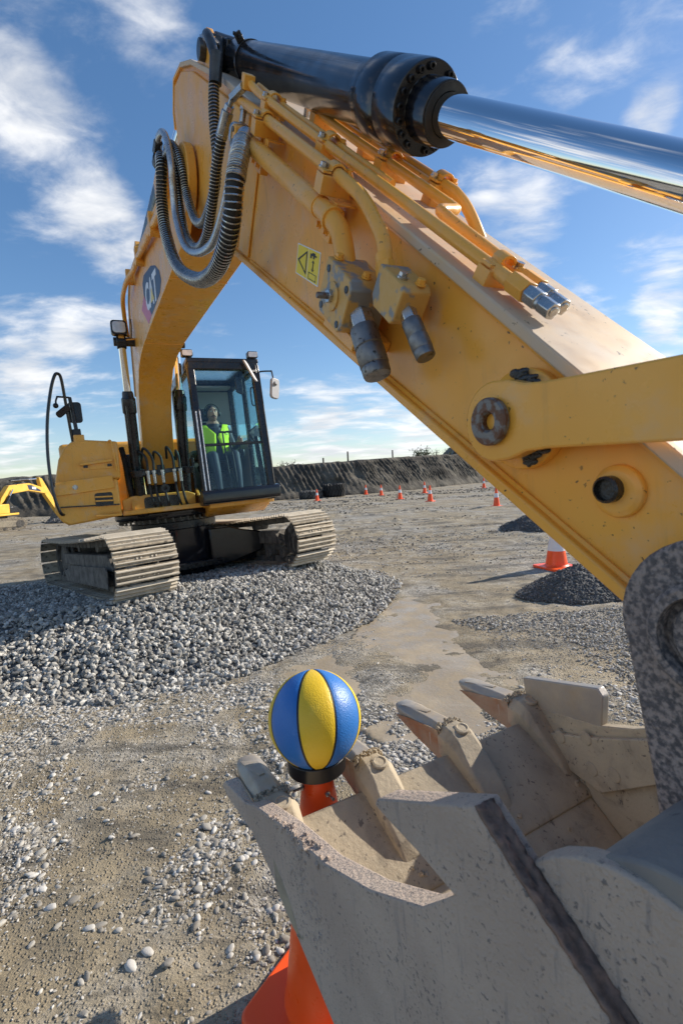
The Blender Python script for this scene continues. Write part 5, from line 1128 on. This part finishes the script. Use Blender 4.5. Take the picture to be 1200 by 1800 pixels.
MB().prism([(-.95, -.26), (.95, -.26), (.95, -.17), (-.95, -.17)], .45, .60, lambda a, b, d: UC(d, a, b)).build('belly_guard', 'black', cbo, .01)
shoe = MB().box((-.004, 0, .006), (.156, SHW, .012))
for xg in (-.066, -.008, .050): shoe.prism([(xg - .010, .010), (xg + .010, .010), (xg + .005, .038), (xg - .005, .038)], -SHW / 2 + .004, SHW / 2 - .004)
shoe.box((.074, 0, .002), (.012, SHW - .02, .012))
for yb in (-.095, -.055, .055, .095): shoe.cyl((.020, yb, .010), (.020, yb, .022), .010, .010, 6)
shoe_m = shoe.mesh('track_shoe', 'shoe', 30); shoe_m.materials.append(M['grouser'])
for pg in shoe_m.polygons: pg.material_index = 1 if pg.center.z > .016 else 0
NSH = 46; r0 = RSH - .040; Lst = 2 * XF; LT = 2 * Lst + 2 * math.pi * r0
def loop(d):
    """distance round the track -> (xs, z, tangent angle); starts at the front idler top going forward and down"""
    d %= LT
    if d < math.pi * r0: a = math.pi / 2 - d / r0; return XF + r0 * math.cos(a), r0 * math.sin(a), a
    d -= math.pi * r0
    if d < Lst: return XF - d, -r0, -math.pi / 2
    d -= Lst
    if d < math.pi * r0: a = -math.pi / 2 - d / r0; return -XF + r0 * math.cos(a), r0 * math.sin(a), a
    d -= math.pi * r0
    return -XF + d, r0 - .035 * math.sin(math.pi * d / Lst), math.pi / 2
for sy in (-1, 1):
    ch = MB()
    for i in range(NSH):
        xs, z, a = loop(i * LT / NSH + .03); t = Vector((math.sin(a), -math.cos(a))); n_ = Vector((math.cos(a), math.sin(a)))
        for yy in (-.085, .085):
            pts = [(-.075, -.085), (.07, -.085), (.085, -.045), (.07, -.002), (-.075, -.002), (-.085, -.045)]
            ch.prism(pts, yy - .022, yy + .022, lambda p, q, d: UC(xs + t.x * p + n_.x * q, sy * GAU + d, z + t.y * p + n_.y * q))
    tr = ch.build('crawler_track', 'track_mud', EX, 0)
    tr['label'] = 'muddy crawler track on the low side' if sy < 0 else 'muddy crawler track on the cab side'
    for i in range(NSH):
        xs, z, a = loop(i * LT / NSH + .03); o_ = UC(xs, sy * GAU, z); t = Vector((math.sin(a), -math.cos(a))); n_ = Vector((math.cos(a), math.sin(a)))
        ex = (UC(xs + t.x, sy * GAU, z + t.y) - o_); ey = UC(xs, sy * GAU + 1, z) - o_; ez = (UC(xs + n_.x, sy * GAU, z + n_.y) - o_)
        mt = Matrix(((ex.x, ey.x, ez.x, o_.x), (ex.y, ey.y, ez.y, o_.y), (ex.z, ey.z, ez.z, o_.z), (0, 0, 0, 1)))
        link('track_shoe', shoe_m, tr, mt @ Matrix.Rotation(random.gauss(0, .012), 4, 'Y'))
    # side frame with sloping mud shelf, rollers and wheels
    fr_ = lambda a, b, d: UC(a, sy * GAU + d, b)
    tf = MB().prism([(-1.30, -.14), (1.22, -.16), (1.34, -.06), (1.30, .06), (1.05, .12), (-1.10, .12), (-1.30, .05)], -.10, .10, fr_).prism([(-1.05, -.02), (1.30, -.06), (1.30, -.02), (1.15, .12), (-1.05, .12)], -.17, .17, fr_).build('track_frame', 'track_mud', tr, .01)
    for y_ in (-.245, .235): MB().prism([(-.62, -.235), (1.33, -.235), (1.36, -.05), (1.30, .0), (-.30, -.02), (-.70, -.12)], y_, y_ + .012, fr_).build('roller_guard', 'track_mud', tf, .003) if (y_ * sy) > 0 else None
    rm = []
    for i in range(8):
        xs = -1.25 + i * .36; MB().cyl(UC(xs, sy * GAU - .14, -.185), UC(xs, sy * GAU + .14, -.185), .075, .075, 18).cyl(UC(xs, sy * GAU - .16, -.185), UC(xs, sy * GAU + .16, -.185), .035, .035, 10).build('roller', 'track_mud', tf, .004)
    for xs in (-.35, .55): MB().cyl(UC(xs, sy * GAU - .11, .20), UC(xs, sy * GAU + .11, .20), .06, .06, 16).build('carrier_roller', 'track_mud', tf, .004)
    for xs, nm in ((XF, 'idler'), (-XF, 'sprocket')):
        idl = MB().lathe([(0, -.075), (.16, -.075), (.215, -.055), (.265, -.055), (.27, -.03), (.235, 0), (.27, .03), (.265, .055), (.215, .055), (.16, .075), (0, .075)], UC(xs, sy * GAU, 0), (-math.sin(PSI), math.cos(PSI), 0), 40).build(nm, 'track_mud', tr, .003)
        MB().lathe([(0, 0), (.185, 0), (.20, .02), (.195, .10), (.15, .115), (0, .118)], UC(xs, sy * (GAU - .06), 0), (sy * math.sin(PSI), -sy * math.cos(PSI), 0), 40).build('wheel_cover', 'hub_mud', idl, .004)

# ---------------------------------------------------------------- the operator
def limb(m, pts, rs, n=14):
    p = cr(pts, 5); k = np.interp(np.linspace(0, len(pts) - 1, len(p)), range(len(rs)), rs); m.tube(p, list(k), n)
    for q, r in ((p[0], rs[0]), (p[-1], rs[-1])): m.ball(q, r, 12, 8)
PM = Matrix.Translation((.02, .845, .0))
pers = MB(); V_ = Vector
# trunk, neck, head
limb(pers, [V_((.02, 0, .53)), V_((.0, 0, .66)), V_((-.035, 0, .84)), V_((-.055, 0, 1.0)), V_((-.05, 0, 1.06))], [.150, .155, .165, .155, .10])
for sy in (-1, 1): pers.ball((-.05, sy * .10, .985), (.10, .115, .095), 16, 10); pers.ball((-.045, sy * .175, .99), .072, 14, 8)
limb(pers, [V_((-.045, 0, 1.02)), V_((-.02, 0, 1.14))], [.062, .058])
pers.ball((-.005, 0, 1.235), (.092, .076, .115), 24, 18); pers.ball((.035, 0, 1.175), (.055, .055, .058), 16, 12); pers.ball((.055, 0, 1.145), (.028, .03, .025), 12, 8)
pers.tube([(.082, 0, 1.255), (.095, 0, 1.235), (.106, 0, 1.212), (.092, 0, 1.203)], [.009, .012, .016, .012], 10); pers.ball((.085, .013, 1.206), .009, 8, 6); pers.ball((.085, -.013, 1.206), .009, 8, 6)
for sy in (-1, 1):
    pers.ball((.072, sy * .034, 1.268), (.016, .024, .008), 10, 6); pers.ball((-.01, sy * .080, 1.225), (.020, .010, .032), 10, 8)
    # arms down to the joysticks, hands closed on the grips
    limb(pers, [V_((-.045, sy * .19, .985)), V_((-.02, sy * .235, .83)), V_((.03, sy * .255, .735)), V_((.18, sy * .265, .745)), V_((.30, sy * .267, .775))], [.062, .055, .047, .044, .031])
    pers.ball((.345, sy * .270, .790), (.045, .028, .036), 14, 10)
    for j in range(4):
        zz = .815 - j * .019; L = (.9, 1, .95, .75)[j]
        limb(pers, [V_((.365, sy * .285, zz)), V_((.395 + .012 * L, sy * .288, zz)), V_((.402 + .012 * L, sy * .268, zz - .002)), V_((.385, sy * .252, zz - .002))], [.0105, .010, .0092, .008], 8)
    limb(pers, [V_((.335, sy * .252, .80)), V_((.358, sy * .243, .822)), V_((.388, sy * .250, .838))], [.0125, .0115, .0095], 8)
    # thighs, shins, boots
    limb(pers, [V_((.02, sy * .10, .555)), V_((.24, sy * .14, .575)), V_((.44, sy * .15, .585))], [.098, .086, .068])
    limb(pers, [V_((.44, sy * .15, .585)), V_((.52, sy * .145, .36)), V_((.56, sy * .14, .12))], [.068, .060, .045])
    limb(pers, [V_((.55, sy * .14, .065)), V_((.66, sy * .15, .05)), V_((.77, sy * .155, .04))], [.050, .045, .034])
pme = pers.mesh('person', None, 0)
pm_, pt = new_mat('operator_skin_and_clothes')
po = pt.n('ShaderNodeTexCoord').outputs['Object']; ps_ = pt.n('ShaderNodeSeparateXYZ', Vector=po)
neck = pt.ramp(ps_.outputs[2], 1.075, 1.085, 0, 1, False)
hand = pt.ramp(ps_.outputs[0], .298, .304, 0, 1, False); hand = pt.math('MULTIPLY', hand, pt.ramp(ps_.outputs[2], .715, .725, 0, 1, False))
cl = pt.mix(pt.math('MAXIMUM', neck, hand), (.020, .026, .048), (.50, .275, .19))
brd = pt.math('MULTIPLY', pt.ramp(ps_.outputs[2], 1.195, 1.185, 0, 1, False), pt.ramp(ps_.outputs[2], 1.105, 1.12, 0, 1, False))
cl = pt.mix(pt.math('MULTIPLY', pt.math('MULTIPLY', brd, pt.ramp(pt.noise(po, 260, 3), .35, .6)), .65), cl, (.05, .035, .028))
pb = pt.n('ShaderNodeBsdfPrincipled', Base_Color=cl, Roughness=.65); pt.n('ShaderNodeOutputMaterial', Surface=pb)
pme.materials.append(pm_)
person = bpy.data.objects.new('person', pme); col.objects.link(person); person.matrix_world = MU @ PM
rm_ = person.modifiers.new('skin', 'REMESH'); rm_.mode = 'VOXEL'; rm_.voxel_size = .0065; rm_.use_smooth_shade = True
sm_ = person.modifiers.new('soft', 'SMOOTH'); sm_.factor = .5; sm_.iterations = 4
tag(person, 'seated operator in a bright yellow-green vest and ear muffs behind the cab windscreen', 'person')
# vest: two front panels and a back, open at the neck, with a dark gap down the front
vest = MB()
def torso(a, z, off):      # point on the trunk surface: a = angle from straight ahead, z height
    zz = [.55, .66, .84, .94, 1.0, 1.05]; rx = np.interp(z, zz, [.155, .160, .168, .160, .135, .085]) + off; ry = np.interp(z, zz, [.160, .165, .190, .215, .225, .20]) + off; cx_ = np.interp(z, zz, [.02, .0, -.035, -.05, -.055, -.05])
    return Vector((cx_ + rx * math.cos(a), ry * math.sin(a), z))
for sy in (-1, 1):
    vs, fs = [], []; K, J = 14, 10
    for j in range(J + 1):
        z = .58 + .485 * j / J
        g0 = np.interp(z, [.55, .80, .92, 1.07], [.45, .10, .05, .62]) if sy < 0 else np.interp(z, [.55, .74, .88, 1.07], [.38, .26, .02, .62])
        g1 = np.interp(z, [.55, .75, .95, 1.07], [3.1, 3.1, 1.65, 1.55])
        for i in range(K + 1): vs.append(torso(sy * (g0 + (g1 - g0) * i / K), z, .014 + .004 * math.sin(i * 1.7 + j)))
    for j in range(J):
        for i in range(K): q = j * (K + 1) + i; fs.append((q, q + 1, q + K + 2, q + K + 1))
    vest.add(vs, fs)
vo = vest.build('vest', 'hivis', person, 0, 60); so = vo.modifiers.new('thick', 'SOLIDIFY'); so.thickness = .006
MB().lathe([(.020, 0), (.027, 0), (.027, .002), (.020, .002)], torso(.75, .93, .02), (.75, .60, .15), 18, True).build('vest_badge', 'decal_black', person)
MB().ball((-.022, 0, 1.268), (.095, .084, .092), 22, 14).build('hair', 'hair', person)
for sy in (-1, 1): MB().lathe([(0, 0), (.036, 0), (.040, .010), (.038, .030), (.028, .038), (0, .039)], (-.008, sy * .078, 1.225), (0, sy, 0), 20, ).build('ear_muff', 'ear_muff', person, .003)
MB().tube([(-.008, .112 * math.cos(R(a)), 1.235 + .135 * math.sin(R(a))) for a in range(0, 181, 12)], .008, 8).build('muff_band', 'ear_muff', person)
for sy in (-1, 1):
    MB().ball((.0785, sy * .032, 1.252), (.009, .013, .0075), 10, 8).build('eye', 'white', person); MB().ball((.0865, sy * .032, 1.252), (.002, .005, .005), 8, 6).build('pupil', 'decal_black', person)
    MB().tube(cr([V_((.080, sy * .016, 1.272)), V_((.084, sy * .034, 1.277)), V_((.072, sy * .052, 1.271))]), .0045, 6).build('eyebrow', 'hair', person)
MB().tube(cr([V_((.076, -.03, 1.178)), V_((.092, -.012, 1.187)), V_((.094, 0, 1.186)), V_((.092, .012, 1.187)), V_((.076, .03, 1.178))]), .0075, 8).build('moustache', 'hair', person)
MB().tube(cr([V_((.080, -.022, 1.168)), V_((.0875, 0, 1.166)), V_((.080, .022, 1.168))]), .0045, 8).build('mouth', 'lips', person)

# ================================================================== cones, ball, tyres
def cone(name, h, rb, rt, base, band, label, loc, rz=0, group=None, hole=False):
    c = empty(name, loc, rz); tag(c, label, 'traffic cone', group); t = h * .045
    MB().prism(roundrect(base, base, base * .10, 4), 0, t, lambda a, b, d: (a, b, d)).build('base_plate', 'orange', c, t * .25)
    MB().lathe([(rb * 1.25, t * .9), (rb * 1.03, t * 1.6), (rb, t * 2.2), (rt, h * .97), (rt * .9, h), (rt * .55, h), (rt * .5, h * .96), (0, h * .96)], (0, 0, 0), (0, 0, 1), 36).build('cone_body', 'orange', c)
    if band:
        f = lambda k: rb + (rt - rb) * (k * h - t * 2.2) / (h * .97 - t * 2.2) + .003
        MB().lathe([(f(band[0]) - .003, band[0] * h), (f(band[0]), band[0] * h + .002), (f(band[1]), band[1] * h - .002), (f(band[1]) - .003, band[1] * h)], (0, 0, 0), (0, 0, 1), 36).build('reflective_sleeve', 'white_sleeve', c)
    return c
gz = lambda x, y: float(ground_h(np.array([x]), np.array([y]))[0])
cone('traffic_cone', .86, .15, .030, .50, (.31, .72), 'large orange cone with a broad white band behind the small dark stone heap', (3.17, 7.05, gz(3.17, 7.05)), .3)
FARC = [(-4.78, 31.0, .55, 'small plain orange cone between the cab and the right track'), (-1.62, 32.8, .78, 'orange cone in front of the tyre lying by the bank'),
        (2.03, 38.2, .80, 'leftmost of the three cones in a row right of the tyres'), (3.04, 35.7, .80, 'second cone from the tyres in the row along the bank'),
        (3.65, 29.4, .85, 'third cone from the tyres, nearer than its two neighbours'), (6.29, 35.7, .85, 'distant cone between the row by the tyres and the bank, right of centre'),
        (4.68, 25.0, .85, 'cone on the open yard below the distant one'), (11.9, 39.6, .85, 'most distant cone, close to the bank beside the arm'),
        (6.39, 19.6, .78, 'orange cone with a white band just left of the arm')]
for x_, y_, h_, lb in FARC:
    cone('traffic_cone', h_, h_ * .165, h_ * .045, h_ * .50, (.48, .70) if h_ > .6 else None, lb, (x_, y_, gz(x_, y_)), random.random(), 'cones across the yard')
# the cone that carries the ball
CBX, CBY = -.110, 1.325; cz0 = gz(CBX, CBY)
cn = empty('traffic_cone', (CBX, CBY, cz0)); tag(cn, 'plain orange cone with a black ring on top, standing against the near bucket tooth', 'traffic cone')
MB().prism([(a * 1, b) for a, b in roundrect(.39, .39, .035, 5)], .0, .032, lambda a, b, d: (a, b, d)).build('base_plate', 'orange', cn, .010, seg=3)
cn.children[0].rotation_euler = (0, 0, R(57))
zt = .716 - cz0
MB().lathe([(.140, .026), (.134, .036), (.129, .06), (.053, zt - .10), (.045, zt - .045), (.037, zt - .025), (.034, zt), (0, zt)], (0, 0, 0), (0, 0, 1), 48).build('cone_body', 'orange', cn)
MB().lathe([(.0, zt - .012), (.064, zt - .014), (.084, zt - .008), (.086, zt + .032), (.079, zt + .036), (.066, zt + .012), (0, zt + .012)], (0, 0, 0), (0, 0, 1), 48).build('support_ring', 'black_plastic', cn, .001)
for a, hz_ in ((212, zt - .052), (306, zt - .066)):
    d = Vector((math.cos(R(a)), math.sin(R(a)), 0)); b0 = d * .046 + Vector((0, 0, hz_))
    MB().cyl(b0, b0 + d * .032, .0034, .0034, 10).cyl(b0 - d * .004, b0 + d * .006, .008, .008, 6).cyl(b0 + d * .030, b0 + d * .034, .0042, .0042, 10).build('bolt', 'steel', cn)
BR = .133; BC = Vector((CBX + .002, CBY + .004, .716 + .030 + BR * .80))
ballo = empty('basketball', (BC.x, BC.y, BC.z)); tag(ballo, 'blue and yellow panelled basketball resting on the cone by the bucket', 'ball')
ballo.rotation_euler = (R(-24), R(-3), R(0))
for i in range(8):      # eight lens-shaped panels with recessed black seams between them
    a0 = R(-90 + 8 - 22.5 + i * 45); m = MB(); vs = []; fs = []; K, J = 12, 40
    for j in range(J + 1):
        th = R(2.0) + (math.pi - R(4.0)) * j / J; gap = min(R(19), .0031 / (BR * math.sin(th)))
        for k in range(K + 1):
            ph = a0 + gap + (R(45) - 2 * gap) * k / K; e_ = min(k, K - k) / K; rr_ = BR - .0012 * max(0, 1 - e_ * 12)
            vs.append((rr_ * math.sin(th) * math.cos(ph), rr_ * math.sin(th) * math.sin(ph), rr_ * math.cos(th)))
    for j in range(J):
        for k in range(K): q = j * (K + 1) + k; fs.append((q, q + 1, q + K + 2, q + K + 1))
    m.add(vs, fs).build('panel', 'ball_yellow' if i % 2 == 0 else 'ball_blue', ballo, 0, 80)
MB().ball((0, 0, 0), BR - .0016, 64, 40).build('seam_core', 'seam', ballo, 0, 80)

# two big tyres lying in front of the bank
def tyre(loc, Ro, W_, label, mat):
    t = empty('tyre', loc, random.random()); tag(t, label, 'tyre', 'tyres by the bank')
    MB().lathe([(Ro * .55, 0), (Ro * .80, 0), (Ro * .96, W_ * .12), (Ro * .97, W_ * .5), (Ro * .96, W_ * .88), (Ro * .80, W_), (Ro * .55, W_), (Ro * .5, W_ * .9), (Ro * .5, W_ * .1)], (0, 0, 0), (0, 0, 1), 40, True).build('carcass', mat, t)
    lug = MB().prism([(0, .02), (.10, .02), (.28, W_ * .5), (.18, W_ * .5)], 0, .07, lambda a, b, d: (d, a, b)).mesh('tread_lug', mat, 0)
    n = 22
    for i in range(n):
        a = 2 * math.pi * i / n
        for fl in (0, 1):
            mt = Matrix.Rotation(a, 4, 'Z') @ Matrix.Translation((Ro * .955, 0, 0))
            if fl: mt = Matrix.Translation((0, 0, W_)) @ Matrix.Rotation(a + .14, 4, 'Z') @ Matrix.Diagonal((1, 1, -1, 1)) @ Matrix.Translation((Ro * .955, 0, 0))
            link('tread_lug', lug, t, mt)
tyre((-2.30, 37.0, gz(-2.3, 37)), .86, .62, 'pale muddy tyre lying flat, lower of the two by the bank', 'tyre_mud')
tyre((-.50, 37.7, gz(-.5, 37.7)), .86, 1.02, 'taller black tyre with chevron tread lying by the bank', 'rubber')

# ================================================================== second excavator, far left
E2 = empty('excavator', (-15.0, 20.3, gz(-15.0, 20.3)), 1.36); E2.scale = (.63, .63, .63); tag(E2, 'small distant yellow excavator digging at the far left in front of the bank', 'excavator')
M['yellow2'] = surface('bright_yellow_paint', (.74, .42, .05), (.78, .48, .08), .45, 0, .4, 2)
for sy in (-1, 1):
    pr_ = [(1.55 + .40 * math.cos(R(a)), .42 + .40 * math.sin(R(a))) for a in range(90, -91, -15)] + [(-1.55 + .40 * math.cos(R(a)), .42 + .40 * math.sin(R(a))) for a in range(-90, -271, -15)]
    t2 = MB().prism([(a, b) for a, b in pr_], sy * 1.1 - .28, sy * 1.1 + .28).build('crawler_track', 'shoe', E2, .01); t2.rotation_euler = (0, 0, -.62)
    MB().prism([(-1.35, .25), (1.35, .25), (1.35, .62), (1.0, .66), (-1.35, .60)], sy * 1.1 - .30, sy * 1.1 + .30).build('track_frame', 'mud_tan', t2, .02)
    for i in range(6): MB().cyl((-1.2 + i * .48, sy * 1.1 - .31, .16), (-1.2 + i * .48, sy * 1.1 + .31, .16), .09, .09, 14).build('roller', 'track_mud', t2)
    for xq in (-1.55, 1.55): MB().cyl((xq, sy * 1.1 - .31, .42), (xq, sy * 1.1 + .31, .42), .24, .24, 20).build('idler', 'track_mud', t2)
MB().box((0, 0, .80), (1.4, 1.6, .35)).build('car_body', 'black', E2, .03)
MB().box((-.5, 0, 1.06), (3.6, 2.3, .14)).build('deck_frame', 'yellow2', E2, .03)
MB().box((-1.3, 0, 1.62), (2.0, 2.3, 1.0)).build('engine_housing', 'yellow2', E2, .08)
MB().box((.15, -.85, 1.45), (.9, .6, .65)).build('fuel_tank', 'yellow2', E2, .05)
MB().prism([(.62, 1.13), (1.30, 1.13), (1.30, 1.55), (.62, 1.55)], -1.12, -.55).build('tool_box', 'black', E2, .02)
cb2 = MB().prism([(-.6, 1.13), (1.15, 1.13), (1.12, 1.9), (.95, 2.85), (-.5, 2.85)], .35, 1.2).build('cab', 'yellow2', E2, .05)
MB().prism([(-.4, 1.95), (1.0, 1.95), (.85, 2.7), (-.35, 2.7)], .32, 1.23).build('cab_window', 'tinted_dark', cb2, .02)
MB().prism([(.2, 1.2), (.5, 1.2), (.9, 2.2), (1.6, 3.05), (3.3, 3.18), (4.75, 2.75), (4.9, 2.45), (4.7, 2.35), (3.2, 2.62), (1.7, 2.45), (1.0, 1.8)], -.22, .22).build('boom', 'yellow2', E2, .03)
lgo = MB().prism([(3.2, 2.70), (4.3, 2.52), (4.2, 2.66), (3.5, 3.02), (3.1, 3.05)], -.226, -.222).build('maker_plate', 'decal_blue', E2)
MB().prism([(3.5, 2.74), (3.85, 2.69), (3.85, 2.86), (3.5, 2.91)], -.230, -.227).build('plate_lettering', 'decal_white', lgo)
MB().prism([(4.25, 3.62), (4.55, 3.50), (5.0, 2.75), (6.10, .85), (6.0, .65), (5.85, .65), (4.75, 2.20), (4.45, 2.7)], -.16, .16).build('stick', 'yellow2', E2, .03)
MB().cyl((1.9, 0, 3.35), (3.4, 0, 3.45), .10, .10, 16).build('stick_cylinder', 'black', E2); MB().cyl((3.4, 0, 3.45), (4.4, 0, 3.5), .05, .05, 12).build('stick_rod', 'chrome', E2)
MB().cyl((.75, -.34, 1.25), (1.45, -.34, 2.3), .09, .09, 14).build('boom_cylinder', 'black', E2); MB().cyl((1.45, -.34, 2.3), (1.75, -.34, 2.75), .05, .05, 12).build('boom_rod', 'chrome', E2)
MB().cyl((4.9, 0, 2.95), (5.7, 0, 1.75), .08, .08, 14).build('bucket_cylinder', 'black', E2)
MB().beam((5.75, 0, 1.55), (6.35, 0, 1.25), .25, .08).beam((6.35, 0, 1.25), (6.25, 0, .70), .25, .08).build('bucket_link', 'yellow2', E2, .01)
MB().prism([(5.85, .75), (6.30, .72), (6.45, .45), (6.30, .08), (5.85, -.05), (5.45, .10), (5.35, .25), (5.65, .35)], -.55, .55).build('bucket', 'track_mud', E2, .03)
MB().tube(cr([Vector((1.2, -.3, 3.0)), Vector((1.4, -.3, 3.3)), Vector((1.8, -.25, 3.25)), Vector((2.2, -.22, 3.1))]), .03, 6).build('hydraulic_hose', 'rubber', E2)
mound('spoil_heap', -13.6, 23.6, 1.0, .8, .30, 900, 'low heap of dark spoil under the distant excavator bucket', .05)

# ================================================================== things on and beyond the bank
def on_bank(i, back=3.0): 
    return np.interp(i, cum, BL[:, 0]), np.interp(i, cum, BL[:, 1])
def post(x_, y_, h, label):
    o = MB().cyl((0, 0, 0), (0, 0, h), .09, .075, 10).beam((0, 0, h * .8), (.02, 0, h * .8), .12, .04).build('fence_post', 'timber', None, .01); o.location = (x_, y_, 1.9); tag(o, label, 'post', 'posts on the bank')
post(-1.4, 43.5, 1.45, 'short leftmost post standing on top of the bank'); post(.85, 44.2, 1.95, 'tallest post standing on top of the bank'); post(5.4, 48.0, 2.05, 'thin post on the bank left of the scrub')
def shrub(x_, y_, z_, r, h, n, label, bare=False):
    e = empty('shrub', (x_, y_, z_)); tag(e, label, 'shrub', 'scrub on the bank'); rr = random.Random(int(x_ * 100)); st = MB()
    lv = MB()
    for i in range(9):
        a = rr.uniform(0, 6.28); tip = Vector((r * rr.uniform(.3, 1) * math.cos(a), r * rr.uniform(.3, 1) * math.sin(a), h * rr.uniform(.6, 1)))
        st.tube(cr([Vector((0, 0, 0)), tip * .5 + Vector((0, 0, h * .1)), tip], 3), [.05 - .007 * (j) for j in range(7)], 5)
        for j in range(n // 9):
            c = tip * rr.uniform(.35, 1.05) + Vector((rr.gauss(0, r * .22), rr.gauss(0, r * .22), rr.gauss(0, h * .12))); s_ = rr.uniform(.05, .12) * (.6 if bare else 1)
            u = Vector((rr.gauss(0, 1), rr.gauss(0, 1), rr.gauss(0, 1))).normalized(); v = u.orthogonal().normalized()
            lv.add([c + u * s_ * 1.6, c + v * s_ * .6, c - u * s_ * 1.6, c - v * s_ * .6], [(0, 1, 2, 3)])
    st.build('stem', 'timber', e); lv.build('foliage', 'leaf', e, 0, 0)
shrub(9.6, 55.0, 2.7, 1.0, 1.5, 520, 'dense dark shrub on the bank, just left of the roof'); shrub(11.2, 55.5, 2.7, .8, 1.5, 160, 'thin twiggy shrub on the bank between the dense shrub and the roof', True)
shrub(13.0, 56.5, 2.9, .7, 1.5, 130, 'thin bare shrub on the bank nearest the roof', True); shrub(-4.6, 41.5, 2.2, .9, 1.1, 150, 'low bare shrub on the bank beside the cab', True)
h2 = empty('house', (18.6, 66, 2.2)); tag(h2, 'low roof of a building showing over the bank beside the arm', 'house')
MB().box((0, 0, .4), (7, 6, 1.6)).build('wall', 'white', h2); MB().prism([(-4.2, 1.2), (4.2, 1.2), (2.6, 2.75), (-2.6, 2.75)], -3.6, 3.6).build('roof', 'roof', h2, .03); MB().box((-1.0, -.5, 2.95), (.5, .5, .7)).build('chimney', 'roof', h2, .02)

# ------------------------------------------------------------------ keep the tree to thing > part > sub-part
def level(o):
    k = 1
    while o.parent: o = o.parent; k += 1
    return k
for o in list(col.objects):
    while level(o) > 3:
        p = o.parent; o.matrix_basis = p.matrix_basis @ o.matrix_basis; o.parent = p.parent
